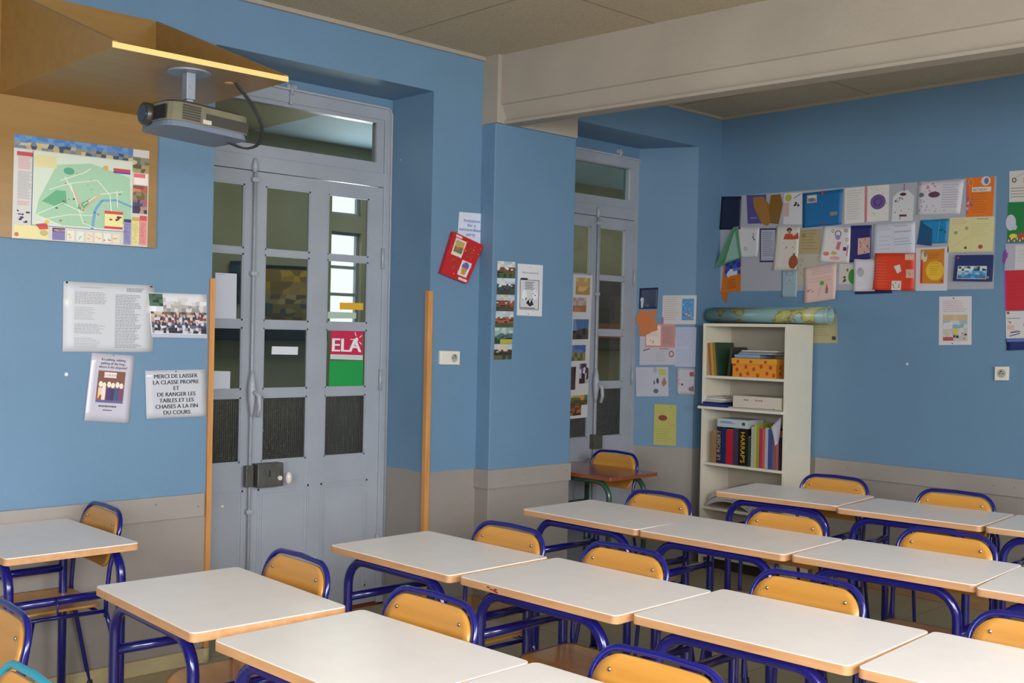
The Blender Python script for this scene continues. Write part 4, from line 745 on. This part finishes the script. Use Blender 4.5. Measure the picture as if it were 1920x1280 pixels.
m.add(t2); o = m.build('greeting_card', mat('paper_green_card', '#4c8464', .5)); tag(o, 'green card folded open and hanging off the left end of the display', 'card', GB_)
P2 = [P[0].lerp(P[5], .25)+Vector((.03, -.004, -.02)), P[1].lerp(P[2], .15)+Vector((-.02, -.004, 0)), P[2].lerp(P[3], .5)+Vector((-.015, -.004, .0)), P[4]+Vector((0.02, -.003, .02))]
MB().prism(P2, lambda p: p, lambda p: p+Vector((0, .001, 0))).build('inner_page', mat('paper_grey_green', '#7c9c94', .5), o)
s = bs('greeting_card', 'orange card with a blue space picture hanging below the green card', 'card', A([(160, 745), (298, 690), (292, 966), (132, 976)]), '#c06a14'); s.mosaic(.1, .02, .97, .48, [['#2c3c8c', '#3c50a0', '#24307a'], ['#5a6ab0', '#c8c8d8', '#2c3c8c']], 4, 2).ell(.35, .4, .12, .1, '#c4c4d0').lines(.3, .6, .85, .92, 5, '#8c2c14', .3).done('drawing')
cs = A([(132, 972), (192, 970), (180, 1062), (160, 1040)]); outline('paper_strip', 'orange paper tail under the orange space card', 'paper', cs, PB, '#b8600f', GB_, .0065)
s = bs('greeting_card', 'pale blue rounded tag card hanging below the bauble card', 'card', A([(622, 800), (748, 792), (742, 1012), (622, 1012)]), '#93a9b4', curl=.006); s.ell(.5, .12, .26, .08, '#6c8494', ring=.8).scribble(.2, .3, .9, .85, 7, ['#3c4854', '#54424c'], .035).done('drawing')
s = bs('pink_letter', 'curled pale pink letter with a green ball and a gnome, display bottom', 'letter', A([(800, 776), (1062, 735), (1055, 1026), (815, 1062)]), '#d4b4ac', curl=.03); s.lines(.25, .1, .95, .28, 3, '#b08c94', .25).lines(.15, .35, .85, .5, 2, '#b8948c', .2).ell(.55, .5, .07, .06, '#5c9c34').stroke([(.52, .58), (.42, .85)], .015, '#b07c84').poly([(.66, .72), (.7, .52), (.75, .72)], '#b83c44').ell(.7, .76, .05, .05, '#6a78a8').scribble(.1, .6, .25, .85, 3, ['#b85c64'], .04).done('drawing')
s = bs('greeting_card', 'small white card with a green tree and red bag, display bottom row', 'card', A([(1086, 742), (1202, 750), (1200, 905), (1076, 905)]), '#c4bcb4'); s.ell(.9, .62, .28, .38, '#3c8430').scribble(.3, .55, .65, .9, 5, ['#8c2c3c', '#4a4448'], .09).ell(.55, .3, .07, .09, '#8a6068').done('drawing')
Sheet('folder_cover', 'dark navy folder edge under the white and red cards, display bottom', 'card', B([(6, 640), (240, 640), (243, 840), (10, 848)]), PB, '#1c1c4c', GB_, off=.007, th=.003)
s = Sheet('greeting_card', 'white card with a grey sketch left of the red-orange one, display bottom', 'card', B([(6, 625), (150, 630), (146, 828), (8, 830)]), PB, '#cfcad2', GB_, off=.011, curl=.03); s.ell(.28, .4, .16, .15, '#aaa6b0').ell(.25, .35, .08, .06, '#98949e').lines(.1, .7, .4, .9, 3, '#b0acb8', .2).lines(.82, .2, .99, .9, 9, '#bc7088', .2).done('drawing')
s = Sheet('greeting_card', 'vivid red-orange open card with white stickers, display bottom row', 'card', B([(140, 588), (392, 588), (390, 826), (136, 820)]), PB, '#d23c1c', GB_, off=.014, curl=.035); s.poly([(.47, .35), (.62, .3), (.66, .48), (.56, .55)], '#d0c8c0').poly([(.5, .36), (.6, .35), (.62, .45), (.55, .5)], '#2c2c54').rect(.75, .02, .98, .18, '#d4b0a0').rect(.78, .43, .98, .66, '#d0a898').rect(.43, .74, .67, .99, '#d4c8c4').scribble(.46, .78, .64, .96, 6, ['#24202c', '#4a4458'], .035).scribble(.8, .05, .95, .15, 3, ['#a05a5c'], .025).scribble(.8, .46, .95, .62, 4, ['#8a6a5c', '#a8786c'], .03).lines(.04, .2, .38, .9, 9, '#e06a4c', .15).done('stickers')
s = bs('paper_mount', 'white mount sheet behind the orange sun card, display bottom row', 'paper', B([(395, 556), (602, 546), (592, 824), (394, 826)]), '#c6c4cc'); s.o
s = bs('greeting_card', 'orange card with a big yellow sun disc, display bottom row', 'card', B([(426, 566), (576, 560), (570, 780), (420, 780)]), '#c8781c'); s.ell(.62, .62, .38, .29, '#dcae30').lines(.4, .5, .85, .78, 5, '#9c7a24', .2).lines(.2, .12, .95, .3, 3, '#a03c24', .25).ell(.16, .2, .13, .17, '#c8c0a8').ell(.2, .12, .07, .1, '#8c7c5c').rect(.02, .3, .1, .97, '#b8343c').scribble(.5, .9, .95, .97, 4, ['#2c2420'], .04).scribble(.78, .0, .98, .05, 2, ['#2c2420'], .04).lines(.45, .35, .9, .45, 2, '#a85c20', .25).done('drawing')
c4 = [bp(u, v, (0, YB-.034, 0), (0, -1, 0)) for u, v in B([(645, 600), (878, 598), (868, 766), (628, 763)])]
s = Sheet('photo_album', 'thick navy album with a swimming pool photo, bottom right of the display', 'album', None, PB, '#2c3464', GB_, world=c4, th=.022, rough=.3)
s.rect(.1, .42, .88, .92, '#b0b8c0').mosaic(.12, .44, .86, .6, [['#2c3c3c', '#8a9ca0', '#c8d4dc', '#3c5450']], 9, 2).mosaic(.12, .6, .86, .9, [['#4c94c8', '#3c84c0', '#a8b8c0'], ['#5ca0cc', '#3c7cb8', '#5a646c']], 8, 2).ell(.08, .1, .03, .04, '#b04858').ell(.92, .85, .03, .05, '#7c8490').done('picture')
# right-hand column, running out of the frame
C2 = 'childrens cards in the right-hand column'
def cs_(name, label, L, col, **k): return Sheet(name, label, 'card', B(L), PB, col, C2, key='bw2', **k)
s = cs_('greeting_card', 'white card with a football drawing, top of the right-hand column', [(985, 70), (1230, 52), (1230, 256), (985, 266)], '#c6c2bc'); s.ell(.13, .3, .06, .08, '#3c3844', ring=.6).stroke([(.1, .25), (.5, .05)], .01, '#b05c6c').lines(.03, .55, .95, .92, 4, '#7a7478', .2, False).rect(.38, .25, .6, .4, '#3c5474').done('drawing')
s = cs_('greeting_card', 'green card with a white face and red chequered border, right-hand column', [(978, 268), (1230, 262), (1230, 514), (972, 522)], '#1c7438'); s.ell(.08, .5, .13, .2, '#b8bcc8').ell(.18, .62, .06, .07, '#b0b4c0').ell(.15, .84, .1, .06, '#d0c444').ell(.35, .84, .08, .08, '#b83c34').ell(.48, .6, .06, .07, '#c8b83c')
for k in range(14):
    for j in (0, 1): s.rect(.02+k*.07, .88+.05*j, .055+k*.07, .93+.05*j, '#cfc4bc' if (k+j) % 2 else '#b8343c')
s.done('drawing')
s = cs_('greeting_card', 'white card tied with a purple bow, right-hand column', [(962, 530), (1230, 526), (1230, 690), (958, 698)], '#c4c0c4', curl=.015); s.rect(0, .0, .24, 1, '#a8a4b4').poly([(-.04, .3), (.02, .2), (.05, .45), (.0, .75), (-.05, .7)], '#7c3c94').poly([(.0, .4), (.07, .3), (.06, .55)], '#8c4ca0').lines(.3, .25, .9, .8, 4, '#a8a4a8', .15).done('ribbon_bow')
s = cs_('greeting_card', 'plain bright red card with magenta edge, right-hand column', [(956, 698), (1230, 690), (1230, 946), (960, 950)], '#bc2434'); s.rect(0, 0, .025, 1, '#c0289c').lines(.1, .2, .9, .85, 7, '#a81c2c', .12).done('drawing')
s = cs_('greeting_card', 'white card with black pen strokes and a small house, right-hand column', [(962, 955), (1230, 950), (1230, 1122), (965, 1126)], '#cac6c8'); s.lines(.03, .25, .4, .3, 1, '#6c6870', .5).stroke([(.05, .38), (.12, .4), (.1, .45)], .02, '#2c2a30').rect(.03, .52, .2, .68, '#d8a88c').stroke([(.1, .8), (.35, .75)], .03, '#2c2c5c').stroke([(.08, .92), (.34, .82)], .03, '#2c2c5c').stroke([(.12, .76), (.3, .72)], .02, '#3c3c6c').ell(.06, .06, .04, .05, '#a04c2c').ell(.5, .5, .08, .1, '#8a8c98', ring=.6).done('drawing')
s = cs_('greeting_card', 'dark blue card with rippled edge, lowest of the right-hand column', [(965, 1130), (1230, 1126), (1230, 1192), (975, 1202)], '#1c2468', curl=.02); s.rect(.02, .02, .9, .25, '#5c74a4').done('ribbon')
s = Sheet('comic_notice', 'small white comic notice pinned below the display on the back wall', 'notice', B([(543, 862), (747, 859), (746, 1166), (540, 1168)]), PB, '#cfc8cc', off=.0014)
s.lines(.12, .09, .88, .34, 6, '#bc9ca8', .35).rect(.12, .38, .88, .92, '#b8b4ac').mosaic(.12, .38, .88, .5, [['#c8b08c', '#c0a884']], 5, 1).mosaic(.12, .5, .88, .66, [['#88a0b0', '#b8c4c8', '#98acb8']], 6, 2).poly([(.14, .55), (.42, .52), (.42, .66), (.16, .68)], '#c8c8d0').ell(.52, .72, .08, .05, '#c8bc3c').ell(.33, .73, .06, .05, '#c4b8a8').ell(.7, .7, .08, .05, '#c8c4c4').scribble(.15, .74, .85, .88, 16, ['#c8c4c8', '#9c6c4c', '#b84c54', '#6c7c44', '#2c2c34'], .05).rect(.13, .84, .45, .91, '#b44850').ell(.45, .04, .022, .014, '#3a343c').ell(.42, .97, .02, .013, '#3a343c').done('cartoon_print')
s = Sheet('certificate', 'yellowed certificate with a dark seal half behind the bookcase', 'certificate', [(1490, 588), (1568, 588), (1570.5, 643), (1490, 643)], PB, '#a89f78', off=.0014); s.rect(.04, .03, .97, .06, '#857c58').lines(.4, .2, .85, .8, 7, '#857c5c', .2).ell(.92, .83, .05, .07, '#3c342c').stroke([(.97, .03), (.97, .97)], .01, '#8c845c').done('printed_text')
#==BOOKCASE==
WH = mat('white_melamine', '#ddd5c4', .4, .02, 10); 
bx0, bx1, by0, by1, bz = -4.642, -3.968, 6.215, 6.525, 1.684; tk = .02
t = thing('bookcase', 'tall white melamine bookcase in the back corner', 'bookcase', ((bx0+bx1)/2, (by0+by1)/2, 0)); IM = Matrix.Translation(-Vector(t.location))
def bk(m, n, mt): o = m.build(n, mt, t); o.matrix_parent_inverse = IM; return o
for a, b in ((bx0, bx0+tk), (bx1-tk, bx1)): bk(MB().box((a, by0, 0), (b, by1, bz), bev=.001), 'side_panel', WH)
bk(MB().box((bx0+tk, by0, bz-tk), (bx1-tk, by1, bz), bev=.001), 'top_panel', WH); bk(MB().box((bx0+tk, by1-.006, .06), (bx1-tk, by1, bz-tk)), 'back_panel', mat('grey_hardboard', '#a89f90', .6))
SH = [1.325, 1.112, .726, .42, .09]
for k, z in enumerate(SH):
    m = MB()
    if k == 1: m.box((bx0-.02, by0-.02, z-.018), (bx1-tk, by1-.01, z), bev=.001)
    else: m.box((bx0+tk, by0+.002, z-.018), (bx1-tk, by1-.01, z), bev=.001)
    bk(m, 'shelf', WH)
bk(MB().box((bx0+tk, by0+.03, 0), (bx1-tk, by0+.045, .07)), 'plinth', mat('dark_plinth', '#3a2c20', .6))
def item(name, label, cat, group=None): return lambda m, mt: tag(m.build(name, mt), label, cat, group)
X = lambda u, v, y=6.24: bp(u, v, (0, y, 0), (0, 1, 0)).x
def vbook(name, label, cat, x0, x1, z0, h, d, col, tilt=0, group=None, y0=None, spine=None):
    y0 = y0 or by0+.02; M = Matrix.Translation((x1 if tilt < 0 else x0, 0, z0))@Matrix.Rotation(tilt, 4, 'Y')@Matrix.Translation((-(x1 if tilt < 0 else x0), 0, 0))
    o = tag(MB().box((x0, y0, 0), (x1, y0+d, h), M, bev=.0015).build(name, mat('cover_'+col.strip('#'), col, .4)), label, cat, group)
    MB().box((x0+.002, y0+.003, h-.001), (x1-.002, y0+d+.001, h+.0008), M).build('page_block', mat('page_edges', '#c8c0a8', .7), o)
    return o, M
G5 = 'books on the top shelf of the bookcase'
x = bx0+tk+.006
for k, (w_, h, c, l, ti) in enumerate([(.022, .225, '#a8906c', 'worn tan book at the left end of the top shelf', -.04), (.016, .222, '#a8603c', 'thin rust book second on the top shelf', .0), (.018, .228, '#b8963c', 'mustard book leaning on the top shelf', .0), (.02, .218, '#96702c', 'brown-yellow book leaning on the top shelf', .0), (.014, .23, '#2c4434', 'dark green book beside the orange box', .0)]):
    vbook('book', l, 'book', x, x+w_, 1.3255, h, .2, c, -.11, G5); x += w_+.002
# orange spotted box with lid
t = thing('storage_box', 'orange cardboard box with red hearts on the top shelf', 'box', (-4.24, 6.34, 1.325)); OR = mat('orange_card', '#d88a28', .5); Mz = Matrix.Rotation(.06, 4, 'Z')
b = MB().box((-.165, -.105, .0), (.165, .115, .105), Mz, bev=.002).build('box_body', OR, t); l = MB().box((-.171, -.111, .088), (.171, .121, .127), Mz, bev=.002).build('box_lid', mat('orange_lid', '#dc962c', .45), t)
m = MB()
for (u, v) in [(-.13, .05), (-.1, .015), (-.06, .07), (-.045, .025), (.0, .055), (.03, .015), (.055, .075), (.1, .03), (.125, .07), (.15, .02), (-.15, .085)]: m.sphere((u, -.1055, v), .012, Mz, (1, .12, 1.15))
for v in (.03, .07): m.sphere((.1655, -.05, v), .012, Mz, (.12, 1, 1)); m.sphere((.1655, .03, v+.01), .012, Mz, (.12, 1, 1))
m.build('red_hearts', mat('heart_red', '#b0431c', .5), b)
m = MB()
for u in (-.12, -.02, .09): m.sphere((u, -.1115, .105), .011, Mz, (1, .1, 1))
m.build('red_hearts', MATS['heart_red'], l)
t0 = -4.39
o = MB().box((-.17, -.10, 0), (.02, .1, .024), Matrix.Translation((-4.22, 6.33, 1.4535))@Matrix.Rotation(.1, 4, 'Z'), bev=.008).build('paper_wad', mat('pale_blue_folder', '#7a98b8', .4)); tag(o, 'pale blue folder lying on the orange box', 'folder')
for k, (c, l) in enumerate([('#a8a4a8', 'grey plastic folder slanting on the orange box lid'), ('#8c8890', 'darker grey folder stacked above the slanting one'), ('#c8c4c0', 'white paper pack topping the pile on the orange box')]):
    o = MB().box((-.12, -.1, 0), (.15, .11, .008), Matrix.Translation((-4.24+.012*k, 6.335, 1.479+.0095*k))@Matrix.Rotation(.05*k-.04, 4, 'Z'), bev=.002).build('folder', mat('cover_'+c.strip('#'), c, .35)); tag(o, l, 'folder', 'folders on the orange box')
o = MB().box((0, 0, 0), (.02, .17, .2), Matrix.Translation((-4.475, 6.27, 1.326))@Matrix.Rotation(.13, 4, 'Y'), bev=.002).build('binder', mat('dark_olive_binder', '#3a3c2c', .5)); tag(o, 'dark olive binder leaning behind the orange box', 'binder')
# second shelf
z = 1.1125
for k, (c, w_, h, l) in enumerate([('#1c2c7c', .2, .018, 'blue folder at the bottom of the left pile on the second shelf'), ('#24284c', .14, .012, 'dark navy booklet on the blue folder'), ('#b8b4b8', .16, .012, 'grey paper wad in the left pile'), ('#c8c4bc', .17, .014, 'white paper wad in the left pile'), ('#b8b0ac', .15, .01, 'creased top papers of the left pile on the second shelf')]):
    M = Matrix.Translation((bx0+.0+.012*(k % 2), by0-.015+.01*k, z))@Matrix.Rotation([.0, .05, -.06, .03, .08][k], 4, 'Z')
    tag(MB().box((0, 0, 0), (w_, .22, h), M, bev=.002).build('paper_pile' if k > 1 else 'folder', mat('cover_'+c.strip('#'), c, .5)), l, 'papers', 'pile of papers on the second shelf'); z += h+.0007
t = thing('paper_box', 'low white cardboard box with red print on the second shelf', 'box', (-4.2, 6.33, 1.1225)); WB = mat('white_card', '#c8beb0', .55)
Mz = Matrix.Rotation(.04, 4, 'Z'); b = MB().box((-.185, -.11, -.001), (.185, .12, .0765), Mz, bev=.002).build('box_body', WB, t)
m = MB()
for u in (-.1, -.08, -.01, .01, .03): m.box((u, -.1112, .045), (u+.014, -.1102, .056), Mz)
m.build('printed_marks', mat('faded_red_ink', '#a87870', .6), b)
tag(MB().box((-4.42, by0+.0, 1.1125), (-4.0, by0+.22, 1.1205), bev=.001).build('cardboard_sheet', mat('mauve_grey_card', '#a89c9c', .6)), 'flat mauve-grey card under the white box', 'cardboard')
tag(MB().tube([(-4.07, by0+.01, 1.1255), (-4.04, by0-.002, 1.1255), (-4.02, by0+.015, 1.1265), (-4.0, by0+.005, 1.1255)], .004, 6).build('crumpled_paper', mat('cream_scrap', '#d8d0a0', .5)), 'small cream paper scrap at the right end of the second shelf', 'paper')
# third shelf: dictionaries and folders
zb = .7265; G6 = 'books on the third shelf of the bookcase'
def spine_txt(o, txt, x0, x1, y, z0, z1, col, M=None, up=True):
    w = x1-x0; s = Sheet('x', 'x', 'x', None, ((0, 0, 0), (0, -1, 0)), '#222222', world=[Vector((x0, y-.0008, z1)), Vector((x1, y-.0008, z1)), Vector((x1, y-.0008, z0)), Vector((x0, y-.0008, z0))])
    gl = glyph_mesh(txt); size = .92/gl[2]; asp = (z1-z0)/w
    s.L += 1
    if up: s.d.append(([[(.5-(gl[0][i][1]-.36)*size*asp, .96-gl[0][i][0]*size) for i in f] for f in gl[1]], col, .0007))
    else: s.d.append(([[(.5+(gl[0][i][1]-.36)*size*asp, .04+gl[0][i][0]*size) for i in f] for f in gl[1]], col, .0007))
    s.done('lettering'); c = kids(s.o)[0]; c.parent = o
    bpy.data.objects.remove(s.o)
y0 = by0+.02
def B3(u0, u1, h, col, l, txt=None, tc='#c8c0b0', up=True, d=.19, name='book'):
    a, b = X(u0, 870), X(u1, 870); o, M = vbook(name, l, 'book', a+.001, b-.001, zb, h, d, col, 0, G6)
    if txt: spine_txt(o, txt, a+.004, b-.004, y0, zb+.015, zb+h-.015, tc, None, up)
    return o
B3(1333, 1343, .215, '#96704a', 'brown book at the left end of the third shelf')
B3(1343, 1352, .25, '#2a2438', 'dark dictionary with vertical name lettering on the third shelf', 'LE ROBERT', '#b8b0a0', True)
B3(1352, 1361, .25, '#1c2858', 'navy blue book next to the red one, third shelf')
B3(1361, 1374, .235, '#b01c2c', 'thick red book in the middle of the third shelf')
B3(1374, 1384, .245, '#3c3450', 'dark purple book right of the red one, third shelf')
o, M = vbook('book', 'fat black dictionary with yellow letters on its spine, third shelf', 'book', X(1384, 870)+.001, X(1402, 870)-.001, zb, .25, .2, '#1c1410', 0, G6)
xa_, xb_ = X(1384, 870), X(1402, 870); spine_txt(o, "HARRAP'S", xa_+.012, xb_-.012, y0, zb+.012, zb+.235, '#d8b030', None, False)
tag(MB().box((X(1347, 800), by0+.01, .9785), (X(1404, 800), by0+.2, 1.035), bev=.002).build('paper_box', mat('pale_blue_white_card', '#b4bcc0', .4)), 'white and pale blue box lying on the dictionaries', 'box'); o = bpy.data.objects[-1] if False else [q for q in bpy.data.objects if q.name.startswith('paper_box') and q.type == 'MESH'][-1]
xs, xe = X(1347, 800), X(1404, 800); MB().box((xs+.02, by0+.0092, 1.005), (xs+.15, by0+.0101, 1.009)).box((xs+.03, by0+.0092, 1.012), (xs+.12, by0+.0101, 1.018)).build('blue_print', mat('light_blue_ink', '#4a84b4', .5), o); MB().box((xe-.045, by0+.0092, .998), (xe-.02, by0+.0101, 1.018)).build('brown_print', mat('brown_ink', '#54443c', .5), o)
B3(1402, 1408, .2, '#2c3c30', 'thin dark green book right of the black dictionary')
fold = [(1408, 1414, .27, '#a4a8a4', 'grey plastic folder, third shelf'), (1414, 1418, .285, '#b4ac60', 'pale yellow folder among the folders, third shelf'), (1418, 1423, .29, '#8c9424', 'olive green folder, third shelf'), (1423, 1429, .265, '#a8305c', 'magenta exercise book among the folders'), (1429, 1434, .26, '#bc5c3c', 'orange folder among the folders'), (1434, 1440, .27, '#a8a4b8', 'white booklet with spiral spine among the folders'), (1440, 1448, .262, '#3c4c84', 'blue folder right of the spiral booklet'), (1448, 1455, .25, '#7c5468', 'mauve folder near the shelf end'), (1455, 1460, .245, '#a8604c', 'salmon folder near the shelf end'), (1460, 1466, .22, '#241c34', 'dark violet folder at the right end of the third shelf')]
for (u0, u1, h, c, l) in fold: vbook('folder', l, 'folder', X(u0, 870)+.0006, X(u1, 870)-.0006, zb, h, .2, c, 0, 'folders on the third shelf')
s = Sheet('loose_sheet', 'white sheet bending out over the folders, right end of the third shelf', 'paper', [(1446, 800), (1464, 782), (1463, 826), (1455, 836)], ((0, by0+.012, 0), (0, -1, 0)), '#b8b4c0', off=0.0, curl=.02); 
# fourth level: sagging stack of newspapers
m = MB()
def sag(z, dx, dy, w_, d_, th, label):
    t2 = bmesh.new(); n = 10; F = []
    for dz in (0, th): F.append([[t2.verts.new((dx+w_*(i/n-.5), by0+.01+dy+d_*j, z+dz+.05*(1-(2*i/n-1)**2)-.02*(j == 0)*1)) for i in range(n+1)] for j in (0, 1)])
    for i in range(n):
        for k in (0, 1): t2.faces.new((F[k][0][i], F[k][0][i+1], F[k][1][i+1], F[k][1][i]))
        for j in (0, 1): t2.faces.new((F[0][j][i], F[0][j][i+1], F[1][j][i+1], F[1][j][i]))
    for i in (0, n): t2.faces.new((F[0][0][i], F[0][1][i], F[1][1][i], F[1][0][i]))
    bmesh.ops.recalc_face_normals(t2, faces=t2.faces)
    for f in t2.faces: f.smooth = False
    mm = MB(); mm.add(t2); o = mm.build('newspaper', mat('newsprint', '#b4aeb0', .7, .1, 40)); tag(o, label, 'newspaper', 'sagging newspapers low in the bookcase')
for k in range(6): sag(.4405+.0145*k, -4.42+.005*(k % 3), .0+.004*k, .36-.01*k, .25, .012, 'folded newspaper in the sagging pile low in the bookcase')
tag(MB().box((-4.22, by0+.03, .4205), (-4.0, by0+.24, .45), bev=.003).build('paper_box', WB), 'flat white box right of the sagging newspapers', 'box')
# rolled map on the bookcase
t = thing('rolled_map', 'rolled-up wall map lying on top of the bookcase', 'map', (-4.1, 6.4, bz+.062))
xl, xr_ = bp(1331, 595, (0, 6.40, 0), (0, 1, 0)).x, bp(1556, 597, (0, 6.40, 0), (0, 1, 0)).x
def mapmat():
    m = bpy.data.materials.new('printed_world_map'); m.use_nodes = True; nt = m.node_tree; b = nt.nodes['Principled BSDF']; L = nt.links; tc = nt.nodes.new('ShaderNodeTexCoord')
    n = nt.nodes.new('ShaderNodeTexNoise'); n.inputs['Scale'].default_value = 7; n.inputs['Detail'].default_value = 3; L.new(tc.outputs['Object'], n.inputs['Vector']); r = nt.nodes.new('ShaderNodeValToRGB'); cr = r.color_ramp; cr.interpolation = 'CONSTANT'
    cr.elements[0].color = (*lin('#86a8a8'), 1); cr.elements[1].position = .54; cr.elements[1].color = (*lin('#8a7c4c'), 1); e = cr.elements.new(.58); e.color = (*lin('#a8a860'), 1); e = cr.elements.new(.66); e.color = (*lin('#b4b088'), 1)
    L.new(n.outputs['Fac'], r.inputs['Fac']); L.new(r.outputs['Color'], b.inputs['Base Color']); b.inputs['Roughness'].default_value = .35; return m
m = MB(); t2 = bmesh.new(); N = 60; prev = None
for i in range(N+1):
    a = 2*PI*i/N*2.2; rr = .034+.021*i/N; p = [t2.verts.new((x-(-4.1), rr*math.cos(a), rr*math.sin(a))) for x in (xl, xr_)]
    if prev: t2.faces.new((prev[0], prev[1], p[1], p[0])).smooth = True
    prev = p
m.add(t2); o = m.build('map_sheet', mapmat(), t); sd = o.modifiers.new('thick', 'SOLIDIFY'); sd.thickness = .0012
m = MB(); m.tube([(xr_-(-4.1)-.004, .0565*math.cos(a), .0565*math.sin(a)) for a in [2*PI*i/24 for i in range(24)]], .0015, 6, closed=True); m.build('rim_band', mat('cream_rim', '#c0b898', .5), t)
#==LIGHTS==
def area(name, loc, rot, sx, sy, power, col=(1, 1, 1), spread=PI):
    l = bpy.data.lights.new(name, 'AREA'); l.shape = 'RECTANGLE'; l.size = sx; l.size_y = sy; l.energy = power; l.color = col; l.spread = spread
    o = bpy.data.objects.new(name, l); COL.objects.link(o); o.location = loc; o.rotation_euler = rot; return o
for i, (a, b) in enumerate(WY): area('window_and_fill_light', (XR+.05, (a+b)/2, (W0+W1)/2), (0, PI/2-.98, 0), W1-W0, b-a, [245, 172, 130][i], (1, .985, .965))
area('window_and_fill_light', ((fx0+fx1)/2, YF+.05, 1.95), (PI/2-.68, 0, 0), fx1-fx0, 1.9, 245, (1, .985, .965))  # fill light at the added front window, brightens the back wall
area('corridor_window_daylight', (XC+.02, (cw0+cw1)/2, 2.1), (0, -PI/2, 0), 1.0, .28, 30, (.95, .98, 1))
area('corridor_top_fill', (-6.1, 4.6, 2.95), (0, 0, 0), 1.0, 6.5, 42, (1, 1, .93))  # unseen overhead fill, added to brighten the corridor behind the glass
area('corridor_end_fill', (-6.1, 8.85, 1.9), (-PI/2, 0, 0), 1.2, 1.6, 12, (1, 1, .95))  # added fill before the closed end wall, lifts the view through the far door
wd = bpy.data.worlds.new('sky'); SC.world = wd; wd.use_nodes = True; nt = wd.node_tree; bg = nt.nodes['Background']; bg.inputs[0].default_value = (.93, .96, 1, 1); bg.inputs[1].default_value = 3.0
# ------------------------------------------------------------------ camera
cd = bpy.data.cameras.new('camera'); co = bpy.data.objects.new('camera', cd); COL.objects.link(co); SC.camera = co
cd.sensor_width = 36; cd.sensor_fit = 'HORIZONTAL'; cd.lens = 36*FPX/1920; cd.clip_start = .05
co.matrix_world = Matrix(((RT.x, UP.x, -FW.x, 0), (RT.y, UP.y, -FW.y, 0), (RT.z, UP.z, -FW.z, CZ), (0, 0, 0, 1)))
SC.view_settings.view_transform = 'Standard'; SC.view_settings.look = 'None'; SC.view_settings.gamma = 1; SC.view_settings.exposure = -.05; SC.view_settings.use_curve_mapping = False
SC.cycles.use_denoising = True
SC.cycles.max_bounces = 10
